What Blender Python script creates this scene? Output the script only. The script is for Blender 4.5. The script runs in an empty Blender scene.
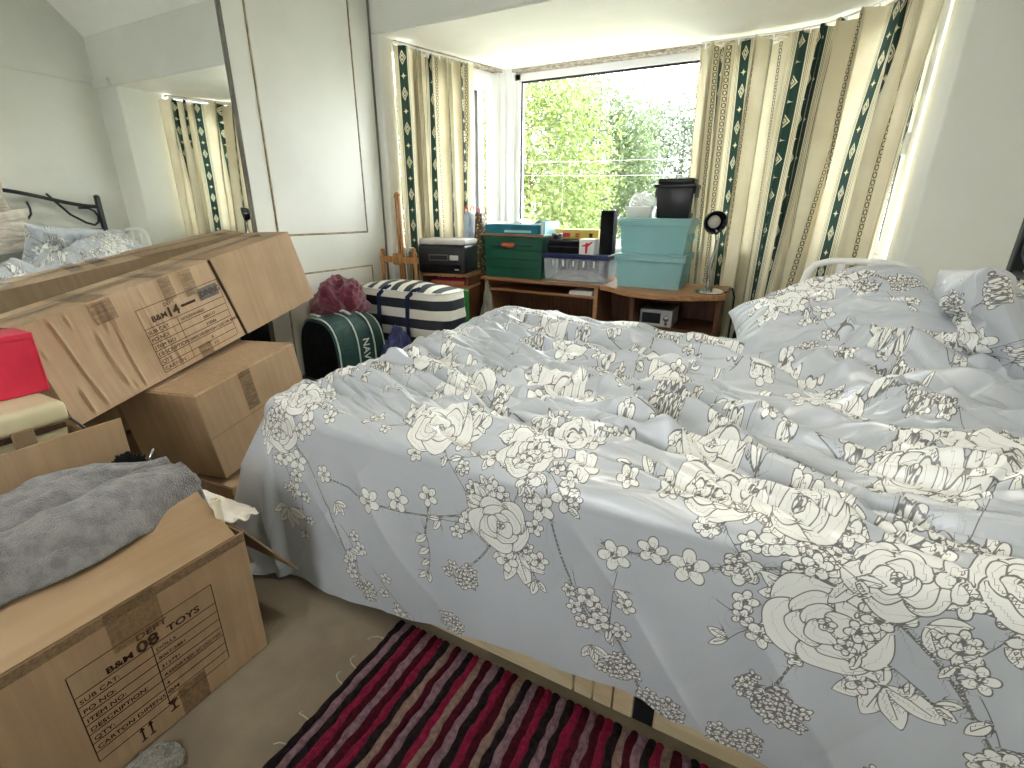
import bpy, bmesh, math, random
import numpy as np
from mathutils import Vector, Matrix

random.seed(7)
rng = np.random.default_rng(7)
sc = bpy.context.scene
COL = sc.collection
PI = math.pi

# ------------------------------------------------------------------ camera
CAM_H, CAM_F = 1.2, 480.0
CAM_PITCH, CAM_YAW, CAM_ROLL = math.radians(19.85), math.radians(27.35), math.radians(0.5)
cam_data = bpy.data.cameras.new('camera')
cam_data.sensor_width = 36.0
cam_data.lens = 36.0 * CAM_F / 1024.0
cam_data.clip_start = 0.02
cam_data.clip_end = 200
cam = bpy.data.objects.new('camera', cam_data)
COL.objects.link(cam)
_p, _y, _r = CAM_PITCH, CAM_YAW, CAM_ROLL
_fw = Vector((-math.sin(_y) * math.cos(_p), math.cos(_y) * math.cos(_p), -math.sin(_p)))
_rt = Vector((math.cos(_y), math.sin(_y), 0))
_up = _rt.cross(_fw)
_rt2 = math.cos(_r) * _rt + math.sin(_r) * _up
_up2 = -math.sin(_r) * _rt + math.cos(_r) * _up
cam.matrix_world = Matrix(((_rt2.x, _up2.x, -_fw.x, 0), (_rt2.y, _up2.y, -_fw.y, 0),
                           (_rt2.z, _up2.z, -_fw.z, CAM_H), (0, 0, 0, 1)))
sc.camera = cam

# ------------------------------------------------------------------ sky light and exposure
SKY = 6.6
world = bpy.data.worlds.new('overcast_sky')
sc.world = world
world.use_nodes = True
bg = world.node_tree.nodes.get('Background') or world.node_tree.nodes.new('ShaderNodeBackground')
wo = world.node_tree.nodes.get('World Output') or world.node_tree.nodes.new('ShaderNodeOutputWorld')
world.node_tree.links.new(bg.outputs[0], wo.inputs[0])
bg.inputs[0].default_value = (0.96, 0.985, 1.0, 1)
bg.inputs[1].default_value = SKY
sc.view_settings.view_transform = 'Standard'
sc.view_settings.look = 'None'
sc.view_settings.exposure = 1.75
sc.view_settings.gamma = 1.0
sc.view_settings.use_curve_mapping = False
sc.cycles.diffuse_bounces = 7
sc.cycles.max_bounces = 14
sc.cycles.transparent_max_bounces = 16

# ------------------------------------------------------------------ room dimensions (metres)
XM = -2.38          # wardrobe front (mirror) plane
XH = 0.86           # wall behind the bed head
YF = 2.67           # wall with the bay opening
YW = 3.72           # middle window of the bay
XBL, XBR = -2.31, 0.515
ZB = 2.2            # bay ceiling
YB = -1.7           # wall behind the camera

# ------------------------------------------------------------------ helpers
def srgb(r, g, b):
    f = lambda c: (c / 255 / 12.92) if c / 255 <= 0.04045 else ((c / 255 + 0.055) / 1.055) ** 2.4
    return (f(r), f(g), f(b), 1)


class S:
    """a float socket with arithmetic that builds Math nodes"""
    def __init__(s, nt, k): s.nt, s.k = nt, k
    def _op(s, op, *a):
        n = s.nt.nodes.new('ShaderNodeMath'); n.operation = op
        for i, v in enumerate((s,) + a):
            if isinstance(v, S): s.nt.links.new(v.k, n.inputs[i])
            else: n.inputs[i].default_value = v
        return S(s.nt, n.outputs[0])
    def __add__(s, o): return s._op('ADD', o)
    def __sub__(s, o): return s._op('SUBTRACT', o)
    def __mul__(s, o): return s._op('MULTIPLY', o)
    def __truediv__(s, o): return s._op('DIVIDE', o)
    def mod(s, o): return s._op('FLOORED_MODULO', o)
    def abs(s): return s._op('ABSOLUTE')
    def lt(s, o): return s._op('LESS_THAN', o)
    def gt(s, o): return s._op('GREATER_THAN', o)
    def max(s, o): return s._op('MAXIMUM', o)
    def min(s, o): return s._op('MINIMUM', o)
    def sqrt(s): return s._op('SQRT')
    def step(s, a, b):
        n = s.nt.nodes.new('ShaderNodeMapRange'); n.interpolation_type = 'SMOOTHSTEP'
        s.nt.links.new(s.k, n.inputs[0]); n.inputs[1].default_value = a; n.inputs[2].default_value = b
        return S(s.nt, n.outputs[0])


def mixc(nt, fac, a, b):
    n = nt.nodes.new('ShaderNodeMix'); n.data_type = 'RGBA'
    for sock, v in ((n.inputs[0], fac), (n.inputs[6], a), (n.inputs[7], b)):
        if isinstance(v, S): nt.links.new(v.k, sock)
        elif hasattr(v, 'is_output'): nt.links.new(v, sock)
        else: sock.default_value = v
    return n.outputs[2]


def new_mat(name):
    m = bpy.data.materials.new(name); m.use_nodes = True
    nt = m.node_tree
    b = nt.nodes.get('Principled BSDF')
    return m, nt, b


def noise_tex(nt, scale, detail=4, stretch=None, rough=0.55, dist=0.0):
    tc = nt.nodes.new('ShaderNodeTexCoord')
    src = tc.outputs['Object']
    if stretch:
        mp = nt.nodes.new('ShaderNodeMapping'); mp.inputs['Scale'].default_value = stretch
        nt.links.new(src, mp.inputs[0]); src = mp.outputs[0]
    n = nt.nodes.new('ShaderNodeTexNoise')
    n.inputs['Scale'].default_value = scale; n.inputs['Detail'].default_value = detail
    n.inputs['Roughness'].default_value = rough; n.inputs['Distortion'].default_value = dist
    nt.links.new(src, n.inputs['Vector'])
    return S(nt, n.outputs[0])


def add_bump(nt, b, h, strength, dist=0.01):
    n = nt.nodes.new('ShaderNodeBump'); n.inputs['Strength'].default_value = strength
    n.inputs['Distance'].default_value = dist
    nt.links.new(h.k, n.inputs['Height']); nt.links.new(n.outputs[0], b.inputs['Normal'])
    return n


def pmat(name, col, rough=0.6, spec=0.4, metal=0.0, col2=None, vscale=6, stretch=None, detail=4,
         bump=0.0, bscale=60, bstretch=None, sheen=0.0, trans=0.0, alpha=1.0, ior=1.45, lo=0.35, hi=0.65):
    m, nt, b = new_mat(name)
    b.inputs['Base Color'].default_value = col
    b.inputs['Roughness'].default_value = rough
    b.inputs['Specular IOR Level'].default_value = spec
    b.inputs['Metallic'].default_value = metal
    b.inputs['Sheen Weight'].default_value = sheen
    b.inputs['Transmission Weight'].default_value = trans
    b.inputs['Alpha'].default_value = alpha
    b.inputs['IOR'].default_value = ior
    if col2 is not None:
        f = noise_tex(nt, vscale, detail, stretch).step(lo, hi)
        nt.links.new(mixc(nt, f, col, col2), b.inputs['Base Color'])
    if bump:
        add_bump(nt, b, noise_tex(nt, bscale, 5, bstretch), bump)
    return m


def mesh_from(name, v, f, smooth=False, bevel=0.0, seg=2):
    me = bpy.data.meshes.new(name)
    me.from_pydata([tuple(x) for x in v], [], [tuple(x) for x in f])
    if bevel > 0:
        bm = bmesh.new(); bm.from_mesh(me)
        bmesh.ops.recalc_face_normals(bm, faces=bm.faces)
        ed = [e for e in bm.edges if len(e.link_faces) == 2 and e.calc_face_angle(0) > 0.45]
        bmesh.ops.bevel(bm, geom=ed, offset=bevel, segments=seg, affect='EDGES', clamp_overlap=True, profile=0.5)
        bm.to_mesh(me); bm.free()
    me.validate(); me.update()
    if smooth:
        me.polygons.foreach_set('use_smooth', [True] * len(me.polygons))
        if bevel > 0 or smooth == 'auto':
            try: me.set_sharp_from_angle(angle=math.radians(38))
            except Exception: pass
    return me


def link(name, me, mat, parent=None):
    o = bpy.data.objects.new(name, me); COL.objects.link(o)
    if mat is not None and not me.materials:
        me.materials.append(mat)
    if parent is not None: o.parent = parent
    return o


class MB:
    def __init__(s): s.v, s.f = [], []
    def add(s, v, f):
        k = len(s.v); s.v += [tuple(x) for x in v]; s.f += [tuple(i + k for i in q) for q in f]; return s
    def box(s, lo, hi, taper=None):
        x0, y0, z0 = lo; x1, y1, z1 = hi
        if taper:   # inset of the lower face
            t, u = taper
            b = [(x0 + t, y0 + u, z0), (x1 - t, y0 + u, z0), (x1 - t, y1 - u, z0), (x0 + t, y1 - u, z0)]
        else:
            b = [(x0, y0, z0), (x1, y0, z0), (x1, y1, z0), (x0, y1, z0)]
        v = b + [(x0, y0, z1), (x1, y0, z1), (x1, y1, z1), (x0, y1, z1)]
        return s.add(v, [(3, 2, 1, 0), (4, 5, 6, 7), (0, 1, 5, 4), (1, 2, 6, 5), (2, 3, 7, 6), (3, 0, 4, 7)])
    def obox(s, o, e1, e2, e3):
        """parallelepiped from corner o along e1, e2, e3"""
        o, e1, e2, e3 = Vector(o), Vector(e1), Vector(e2), Vector(e3)
        if e1.cross(e2).dot(e3) < 0: e1, e2 = e2, e1
        v = [o, o + e1, o + e1 + e2, o + e2]; v = v + [p + e3 for p in v]
        return s.add(v, [(3, 2, 1, 0), (4, 5, 6, 7), (0, 1, 5, 4), (1, 2, 6, 5), (2, 3, 7, 6), (3, 0, 4, 7)])
    def tube(s, pts, r, n=8, closed=False, cap=True):
        P = [Vector(p) for p in pts]; N = len(P)
        rr = r if hasattr(r, '__len__') else [r] * N
        k = len(s.v); prev = None; rings = []
        for i, p in enumerate(P):
            a = P[i - 1] if (i > 0 or closed) else p
            b = P[(i + 1) % N] if (i < N - 1 or closed) else p
            t = (b - a).normalized()
            if prev is None:
                u = t.orthogonal().normalized()
            else:
                u = prev - t * prev.dot(t)
                u = u.normalized() if u.length > 1e-6 else t.orthogonal().normalized()
            prev = u; w = t.cross(u)
            for j in range(n):
                q = 2 * PI * j / n
                s.v.append(tuple(p + rr[i] * (math.cos(q) * u + math.sin(q) * w)))
        M_ = N if closed else N - 1
        for i in range(M_):
            for j in range(n):
                a = k + i * n + j; b = k + i * n + (j + 1) % n
                c = k + ((i + 1) % N) * n + (j + 1) % n; d = k + ((i + 1) % N) * n + j
                s.f.append((a, b, c, d))
        if cap and not closed:
            s.f.append(tuple(k + j for j in reversed(range(n))))
            s.f.append(tuple(k + (N - 1) * n + j for j in range(n)))
        return s
    def lathe(s, prof, n=24, c=(0, 0, 0), axis=None):
        k = len(s.v)
        A = Matrix.Identity(3) if axis is None else Vector((0, 0, 1)).rotation_difference(Vector(axis)).to_matrix()
        c = Vector(c)
        for r, z in prof:
            for j in range(n):
                q = 2 * PI * j / n
                s.v.append(tuple(c + A @ Vector((r * math.cos(q), r * math.sin(q), z))))
        for i in range(len(prof) - 1):
            for j in range(n):
                s.f.append((k + i * n + j, k + i * n + (j + 1) % n, k + (i + 1) * n + (j + 1) % n, k + (i + 1) * n + j))
        s.f.append(tuple(k + j for j in reversed(range(n))))
        m = k + (len(prof) - 1) * n
        s.f.append(tuple(m + j for j in range(n)))
        return s
    def prism(s, poly, z0, z1):
        k = len(s.v); n = len(poly)
        s.v += [(x, y, z0) for x, y in poly] + [(x, y, z1) for x, y in poly]
        s.f.append(tuple(k + i for i in reversed(range(n)))); s.f.append(tuple(k + n + i for i in range(n)))
        for i in range(n):
            j = (i + 1) % n; s.f.append((k + i, k + j, k + n + j, k + n + i))
        return s
    def build(s, name, mat, parent=None, smooth=False, bevel=0.0, seg=2):
        return link(name, mesh_from(name, s.v, s.f, smooth, bevel, seg), mat, parent)


def thing(name, label, cat, loc=(0, 0, 0), rotz=0.0, group=None, mat4=None):
    o = bpy.data.objects.new(name, None); COL.objects.link(o)
    o.empty_display_size = 0.05
    if mat4 is not None: o.matrix_world = mat4
    else:
        o.location = loc; o.rotation_euler = (0, 0, rotz)
    return tag(o, label, cat, group)


def tag(o, label, cat, group=None, kind=None):
    o['label'] = label; o['category'] = cat
    if group: o['group'] = group
    if kind: o['kind'] = kind
    return o


def struct(o, label, cat):
    return tag(o, label, cat, kind='structure')


def frame4(o, ex, ey, ez):
    ex, ey, ez = Vector(ex).normalized(), Vector(ey).normalized(), Vector(ez).normalized()
    return Matrix(((ex.x, ey.x, ez.x, o[0]), (ex.y, ey.y, ez.y, o[1]), (ex.z, ey.z, ez.z, o[2]), (0, 0, 0, 1)))


def text_mesh(body, size, bold=0.0, spacing=1.0, align='LEFT'):
    cu = bpy.data.curves.new('lettering', 'FONT'); cu.body = body; cu.size = size; cu.offset = bold
    cu.space_character = spacing; cu.align_x = align; cu.resolution_u = 3; cu.extrude = 0.0002
    t = bpy.data.objects.new('lettering', cu); COL.objects.link(t)
    dg = bpy.context.evaluated_depsgraph_get()
    me = bpy.data.meshes.new_from_object(t.evaluated_get(dg))
    bpy.data.objects.remove(t); bpy.data.curves.remove(cu)
    return me


def put_text(body, size, x, y, mat, parent, z=0.0012, rot=0.0, m3=None, bold=0.0, spacing=1.0, name='lettering', sx=1.0, align='LEFT'):
    """lettering on a face whose local frame is x right, y up, z out"""
    me = text_mesh(body, size, bold, spacing, align)
    T = Matrix.Translation((x, y, z)) @ Matrix.Rotation(rot, 4, 'Z') @ Matrix.Diagonal((sx, 1, 1, 1))
    if m3 is not None: T = m3 @ T
    me.transform(T)
    return link(name, me, mat, parent)


# ---- gradient noise on numpy arrays
_perm = rng.permutation(256)
_perm = np.concatenate([_perm, _perm, _perm])
_gr = np.stack([np.cos(np.arange(256) * 2 * PI / 256), np.sin(np.arange(256) * 2 * PI / 256)], 1)
_gr = _gr[rng.permutation(256)]


def pn(x, y, seed=0):
    x = np.asarray(x, float) + seed * 17.31; y = np.asarray(y, float) + seed * 9.77
    xi = np.floor(x).astype(int); yi = np.floor(y).astype(int)
    xf = x - xi; yf = y - yi
    u = xf ** 3 * (xf * (xf * 6 - 15) + 10); v = yf ** 3 * (yf * (yf * 6 - 15) + 10)
    def g(ix, iy, dx, dy):
        h = _perm[_perm[ix & 255] + (iy & 255)]
        return _gr[h, 0] * dx + _gr[h, 1] * dy
    a = g(xi, yi, xf, yf); b = g(xi + 1, yi, xf - 1, yf)
    c = g(xi, yi + 1, xf, yf - 1); d = g(xi + 1, yi + 1, xf - 1, yf - 1)
    return ((a + u * (b - a)) + v * ((c + u * (d - c)) - (a + u * (b - a)))) * 1.5


def fbm(x, y, seed=0, oct=3):
    s = 0; a = 1.0
    for k in range(oct):
        s = s + a * pn(x * 2 ** k, y * 2 ** k, seed + k * 3); a *= 0.5
    return s


def ridge(x, y, seed=0, k=2.0):
    return np.clip(1 - np.abs(pn(x, y, seed)) * 1.7, 0, 1) ** k


def sst(x, a, b):
    t = np.clip((x - a) / (b - a), 0, 1); return t * t * (3 - 2 * t)


def grid_mesh(name, P, closed_u=False, smooth=True, uv=None):
    """P: (ny, nx, 3) -> mesh of quads; fast path through foreach_set"""
    ny, nx, _ = P.shape
    me = bpy.data.meshes.new(name)
    idx = np.arange(ny * nx).reshape(ny, nx)
    if closed_u:
        nxt = np.roll(idx, -1, axis=1)
        q = np.stack([idx[:-1], nxt[:-1], nxt[1:], idx[1:]], -1).reshape(-1, 4)
    else:
        q = np.stack([idx[:-1, :-1], idx[:-1, 1:], idx[1:, 1:], idx[1:, :-1]], -1).reshape(-1, 4)
    nq = len(q)
    me.vertices.add(ny * nx); me.vertices.foreach_set('co', P.reshape(-1).astype(np.float32))
    me.loops.add(nq * 4); me.loops.foreach_set('vertex_index', q.reshape(-1).astype(np.int32))
    me.polygons.add(nq)
    me.polygons.foreach_set('loop_start', (np.arange(nq) * 4).astype(np.int32))
    try: me.polygons.foreach_set('loop_total', np.full(nq, 4, np.int32))
    except Exception: pass
    me.polygons.foreach_set('use_smooth', np.full(nq, bool(smooth)))
    if uv is not None:
        l = me.uv_layers.new(name='UVMap')
        l.data.foreach_set('uv', uv.reshape(-1, 2)[q.reshape(-1)].reshape(-1).astype(np.float32))
    me.update(); me.validate()
    return me


def float_attr(me, name, arr):
    a = me.attributes.new(name, 'FLOAT', 'POINT')
    a.data.foreach_set('value', np.asarray(arr, np.float32).reshape(-1))

# ------------------------------------------------------------------ materials
M = {}
M['wall'] = pmat('wall_paint', srgb(228, 229, 222), 0.75, 0.25, col2=srgb(221, 222, 214), vscale=1.6, bump=0.12, bscale=55)
M['ceil'] = pmat('ceiling_paint', srgb(245, 244, 238), 0.8, 0.2, col2=srgb(238, 237, 230), vscale=2, bump=0.1, bscale=40)
M['upvc'] = pmat('white_plastic_frame', srgb(244, 245, 246), 0.3, 0.45, col2=srgb(238, 239, 240), vscale=3)
M['gasket'] = pmat('window_gasket', srgb(40, 42, 44), 0.6)
M['batten'] = pmat('stained_batten', srgb(206, 198, 184), 0.6, col2=srgb(146, 134, 116), vscale=14, stretch=(3, 3, 12))
M['carpet'] = pmat('beige_carpet', srgb(142, 126, 98), 0.95, 0.1, col2=srgb(120, 104, 78), vscale=5, detail=6, bump=0.8, bscale=420, sheen=0.3)
M['door'] = pmat('cream_wardrobe_door', srgb(218, 219, 210), 0.35, 0.4, col2=srgb(212, 212, 203), vscale=2)
M['bead'] = pmat('brown_bead', srgb(176, 164, 132), 0.4, 0.5, col2=srgb(142, 128, 98), vscale=30)
M['doorframe'] = pmat('grey_door_frame', srgb(126, 124, 114), 0.4, 0.5, col2=srgb(112, 110, 100), vscale=12)
M['creamshade'] = pmat('thick_cream_shade', srgb(205, 198, 180), 0.8, 0.2, col2=srgb(196, 188, 170), vscale=20)
M['black'] = pmat('black_plastic', srgb(22, 22, 24), 0.35, 0.45, col2=srgb(30, 30, 33), vscale=9)
M['blackmatt'] = pmat('black_cloth', srgb(16, 16, 18), 0.9, 0.15, col2=srgb(28, 28, 31), vscale=14, bump=0.3, bscale=200)
M['chrome'] = pmat('chrome', srgb(205, 205, 205), 0.12, 0.5, 1.0, col2=srgb(190, 190, 192), vscale=8)
M['wood'] = pmat('desk_wood', srgb(172, 128, 88), 0.42, 0.4, col2=srgb(146, 104, 70), vscale=5, stretch=(1.5, 18, 18), detail=6)
M['darkwood'] = pmat('dark_desk_wood', srgb(104, 70, 46), 0.5, 0.3, col2=srgb(82, 54, 36), vscale=5, stretch=(12, 12, 1.5), detail=6)
M['pine'] = pmat('pine_easel_wood', srgb(176, 128, 82), 0.5, 0.3, col2=srgb(142, 96, 56), vscale=6, stretch=(16, 16, 2), detail=6)
M['white'] = pmat('white_painted_metal', srgb(236, 236, 232), 0.35, 0.45, col2=srgb(228, 228, 224), vscale=5)
M['paper'] = pmat('white_paper', srgb(240, 238, 232), 0.8, 0.2, col2=srgb(228, 226, 220), vscale=12)

# mirror
m, nt, b = new_mat('mirror_silver')
b.inputs['Base Color'].default_value = (0.90, 0.92, 0.90, 1); b.inputs['Metallic'].default_value = 1.0
_n = noise_tex(nt, 3.0, 2); nt.links.new((_n * 0.02).k, b.inputs['Roughness'])
M['mirror'] = m

# glass panes: mostly clear, a faint reflection
m, nt, b = new_mat('window_glass')
out = nt.nodes['Material Output']
tr = nt.nodes.new('ShaderNodeBsdfTransparent'); tr.inputs[0].default_value = (0.97, 0.985, 0.98, 1)
gl = nt.nodes.new('ShaderNodeBsdfGlossy'); gl.inputs['Roughness'].default_value = 0.02
mx = nt.nodes.new('ShaderNodeMixShader')
fr = nt.nodes.new('ShaderNodeFresnel'); fr.inputs[0].default_value = 1.45
nt.links.new((S(nt, fr.outputs[0]) * 0.7).k, mx.inputs[0])
nt.links.new(tr.outputs[0], mx.inputs[1]); nt.links.new(gl.outputs[0], mx.inputs[2]); nt.links.new(mx.outputs[0], out.inputs[0])
M['glass'] = m

# cardboard: paper brown with faint flute lines
def cardboard(name, c1, c2, axis=(55, 55, 2.0), bump=0.25):
    m, nt, b = new_mat(name)
    f = noise_tex(nt, 3.2, 6).step(0.3, 0.7)
    g = noise_tex(nt, 1.0, 3, axis).step(0.35, 0.65)
    c = mixc(nt, f, c1, c2)
    c = mixc(nt, g * 0.35, c, tuple(x * 0.82 for x in c2[:3]) + (1,))
    nt.links.new(c, b.inputs['Base Color'])
    b.inputs['Roughness'].default_value = 0.72; b.inputs['Specular IOR Level'].default_value = 0.25
    add_bump(nt, b, noise_tex(nt, 1.0, 3, axis) + noise_tex(nt, 14, 4) * 0.5, bump, 0.004)
    return m
M['card'] = cardboard('brown_cardboard', srgb(178, 151, 120), srgb(162, 135, 105))
M['card_x'] = cardboard('brown_cardboard_flutes', srgb(178, 151, 120), srgb(160, 133, 102), (55, 2.0, 55))
M['card_dark'] = cardboard('dull_cardboard', srgb(152, 130, 104), srgb(136, 114, 88))
M['ink'] = pmat('brown_print_ink', srgb(62, 44, 34), 0.8, 0.2, col2=srgb(78, 58, 44), vscale=60)
M['ink_grey'] = pmat('grey_print_ink', srgb(118, 116, 112), 0.8, 0.2, col2=srgb(100, 98, 94), vscale=60)
m, nt, b = new_mat('brown_packing_tape')
b.inputs['Base Color'].default_value = srgb(140, 112, 80); b.inputs['Roughness'].default_value = 0.18
b.inputs['Specular IOR Level'].default_value = 0.6
_w = noise_tex(nt, 20, 4, (1, 6, 6)).step(0.3, 0.7)
nt.links.new((_w * 0.25 + 0.4).k, b.inputs['Alpha']); add_bump(nt, b, noise_tex(nt, 24, 4, (1, 5, 5)), 0.7, 0.006)
M['tape'] = m

# curtain fabric: cream with green diamond bands and narrow chain bands, from the cloth's own UV in metres
m, nt, b = new_mat('curtain_fabric')
uvn = nt.nodes.new('ShaderNodeUVMap'); uvn.uv_map = 'UVMap'
sp = nt.nodes.new('ShaderNodeSeparateXYZ'); nt.links.new(uvn.outputs[0], sp.inputs[0])
U, V = S(nt, sp.outputs[0]), S(nt, sp.outputs[1])
PER = 0.30
fu = U.mod(PER) - PER / 2
g = fu.abs()
h = (g - PER / 2).abs()
green = g.lt(0.030)
pin = (g.gt(0.036) * g.lt(0.0385)).max(g.gt(0.043) * g.lt(0.0455)).max(g.gt(0.052) * g.lt(0.0535))
vm = (V.mod(0.20) - 0.10)
dia = g / 0.021 + vm.abs() / 0.040
vs = ((V + 0.10).mod(0.20) - 0.10).abs()
star = (g.sqrt() + vs.sqrt()).lt(0.150)
motif = (dia.lt(1.0) * (dia.gt(0.72)) + dia.lt(0.55) * dia.gt(0.25)).max(star)
vc = (V.mod(0.034) - 0.017) / 0.014
ring = (h / 0.009) * (h / 0.009) + vc * vc
chain = h.lt(0.012) * ((ring.gt(0.45) * ring.lt(1.15)).max(h.gt(0.0095)))
cream, cream2 = srgb(222, 214, 188), srgb(210, 200, 172)
base = mixc(nt, noise_tex(nt, 3, 4).step(0.35, 0.65), cream, cream2)
c = mixc(nt, pin, base, srgb(84, 92, 74))
c = mixc(nt, chain, c, srgb(84, 76, 56))
c = mixc(nt, green, c, srgb(30, 58, 50))
c = mixc(nt, green * motif, c, srgb(218, 210, 178))
nt.links.new(c, b.inputs['Base Color'])
b.inputs['Roughness'].default_value = 0.75; b.inputs['Sheen Weight'].default_value = 0.1
add_bump(nt, b, noise_tex(nt, 180, 3), 0.15, 0.003)
trl = nt.nodes.new('ShaderNodeBsdfTranslucent'); nt.links.new(c, trl.inputs[0])
mx = nt.nodes.new('ShaderNodeMixShader'); mx.inputs[0].default_value = 0.16
nt.links.new(b.outputs[0], mx.inputs[1]); nt.links.new(trl.outputs[0], mx.inputs[2])
nt.links.new(mx.outputs[0], nt.nodes['Material Output'].inputs[0])
M['curtain'] = m

# ------------------------------------------------------------------ the room
struct(MB().box((-3.2, YB - 0.1, -0.12), (XH + 0.1, YW + 0.1, 0)).build('floor', M['carpet']), 'worn beige fitted carpet', 'floor')
struct(MB().box((XH, YB - 0.1, 0), (XH + 0.1, YF + 0.1, 3.0)).build('wall_right', M['wall']), 'white wall behind the bed head', 'wall')
w = MB()
w.box((-3.2, YF, 0), (XBL, 2.80, ZB)).box((XBR, YF, 0), (XH + 0.02, 3.05, ZB)).box((-3.2, YF, ZB), (XH + 0.02, YF + 0.1, 2.6))
struct(w.build('wall_far', M['wall'], bevel=0.012, seg=3, smooth=True), 'white wall around and above the bay opening', 'wall')
struct(MB().box((-3.2, YB - 0.1, 0), (-3.1, YF + 0.1, 3.0)).build('wall_left', M['wall']), 'white wall behind the wardrobe', 'wall')
w = MB()
w.box((-3.2, YB - 0.1, 0), (-1.05, YB, 3.0)).box((-0.45, YB - 0.1, 0), (XH, YB, 3.0)).box((-1.05, YB - 0.1, 2.0), (-0.45, YB, 3.0)).box((-1.05, YB - 0.1, 0), (-0.45, YB, 1.2))  # unseen opening added behind the camera to let in fill daylight
struct(w.build('wall_back', M['wall']), 'white wall behind the viewer with an opening added for fill light', 'wall')
c_ = MB().box((-3.2, YB - 0.1, 2.9), (XH + 0.1, 2.40, 3.0))
c_.obox((-3.2, 2.735, 2.535), (XH + 3.3, 0, 0), (0, -0.375, 0.375), (0, 0.06, 0.06))
struct(c_.build('ceiling', M['ceil']), 'white ceiling sloping down to the bay wall', 'ceiling')

BAY = [(XBL, YF + 0.1), (XBL, 2.80), (-2.0, YW), (0.22, YW), (XBR, 3.05), (XBR, YF + 0.1)]
BAYO = [(XBL - 0.12, YF + 0.1), (XBL - 0.12, 2.83), (-2.10, YW + 0.12), (0.32, YW + 0.12), (XBR + 0.12, 3.08), (XBR + 0.12, YF + 0.1)]
SILL = 0.92
struct(MB().prism(list(reversed([(XBL - 0.1, YF + 0.016)] + BAYO[1:5] + [(XBR + 0.1, YF + 0.016)])), ZB - 0.004, ZB + 0.1).build('ceiling_bay', M['ceil']), 'low white ceiling over the bay window', 'ceiling')
wb = MB()
for i in range(1, 4):
    poly = [BAY[i], BAY[i + 1], BAYO[i + 1], BAYO[i]]
    wb.prism(poly, 0, SILL)
struct(wb.build('wall_bay', M['wall']), 'white low wall under the bay window', 'wall')
# picture rail on the wall behind the bed
struct(MB().box((XH - 0.018, YB, 2.235), (XH, YF, 2.26)).build('trim_1', M['wall'], bevel=0.006), 'painted picture rail above the bed head', 'trim')
tb = MB().box((0.60, YF - 0.025, 2.20), (XH, YF, 2.265))
struct(tb.build('trim_2', M['wall'], bevel=0.006), 'short painted ledge in the corner by the bay', 'trim')
# skirting
struct(MB().box((XH - 0.015, YB, 0), (XH, YF, 0.11)).build('baseboard_right', M['upvc'], bevel=0.004), 'white skirting board behind the bed', 'baseboard')

def seg_frame(A, B):
    A = Vector((A[0], A[1], 0)); B = Vector((B[0], B[1], 0)); e = (B - A).normalized()
    n = Vector((-e.y, e.x, 0))     # outward for a path that runs left to right
    return A, (B - A).length, frame4(A, e, n, (0, 0, 1))

def make_window(idx, A, B, label, opened=0.0, casement=True):
    A, L, T = seg_frame(A, B)
    z0, z1 = SILL + 0.03, ZB - 0.03
    t = bpy.data.objects.new('window_%d' % idx, None); COL.objects.link(t); t.matrix_world = T
    struct(t, label, 'window')
    fw = 0.05
    for lo, hi in (((0, 0.02, z0), (fw, 0.09, z1)), ((L - fw, 0.02, z0), (L, 0.09, z1)), ((0, 0.02, z1 - fw), (L, 0.09, z1)), ((0, 0.02, z0), (L, 0.09, z0 + fw))):
        MB().box(lo, hi).build('window_frame', M['upvc'], t, bevel=0.006)
    if casement:
        h = bpy.data.objects.new('window_sash', None)
        sw = 0.065
        sl, sh = L - 2 * fw, z1 - z0 - 2 * fw
        m = MB()
        m.box((0, 0, 0), (sw, 0.06, sh)).box((sl - sw, 0, 0), (sl, 0.06, sh)).box((sw, 0, 0), (sl - sw, 0.06, sw)).box((sw, 0, sh - sw), (sl - sw, 0.06, sh))
        s = m.build('window_sash', M['upvc'], t, bevel=0.005)
        s.location = (fw, 0.045, z0 + fw); s.rotation_euler = (0, 0, opened)
        p = MB().box((sw - 0.005, 0.028, sw - 0.005), (sl - sw + 0.005, 0.034, sh - sw + 0.005)).build('pane', M['glass'], s)
        gk = MB()
        for lo, hi in (((sw, 0.0, sw), (sw + 0.006, 0.03, sh - sw)), ((sl - sw - 0.006, 0.0, sw), (sl - sw, 0.03, sh - sw)), ((sw, 0, sh - sw - 0.006), (sl - sw, 0.03, sh - sw))):
            gk.box(lo, hi)
        gk.build('gasket', M['gasket'], s)
        MB().box((sl - 0.045, -0.03, sh * 0.42), (sl - 0.02, 0.0, sh * 0.42 + 0.10)).build('handle', M['upvc'], s, bevel=0.005)
    else:
        MB().box((fw - 0.01, 0.052, z0 + fw - 0.01), (L - fw + 0.01, 0.058, z1 - fw + 0.01)).build('pane', M['glass'], t)
        gk = MB()
        for lo, hi in (((fw, 0.03, z0 + fw), (fw + 0.008, 0.05, z1 - fw)), ((L - fw - 0.008, 0.03, z0 + fw), (L - fw, 0.05, z1 - fw)), ((fw, 0.03, z1 - fw - 0.012), (L - fw, 0.05, z1 - fw))):
            gk.box(lo, hi)
        gk.build('gasket', M['gasket'], t)
    return t

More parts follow.
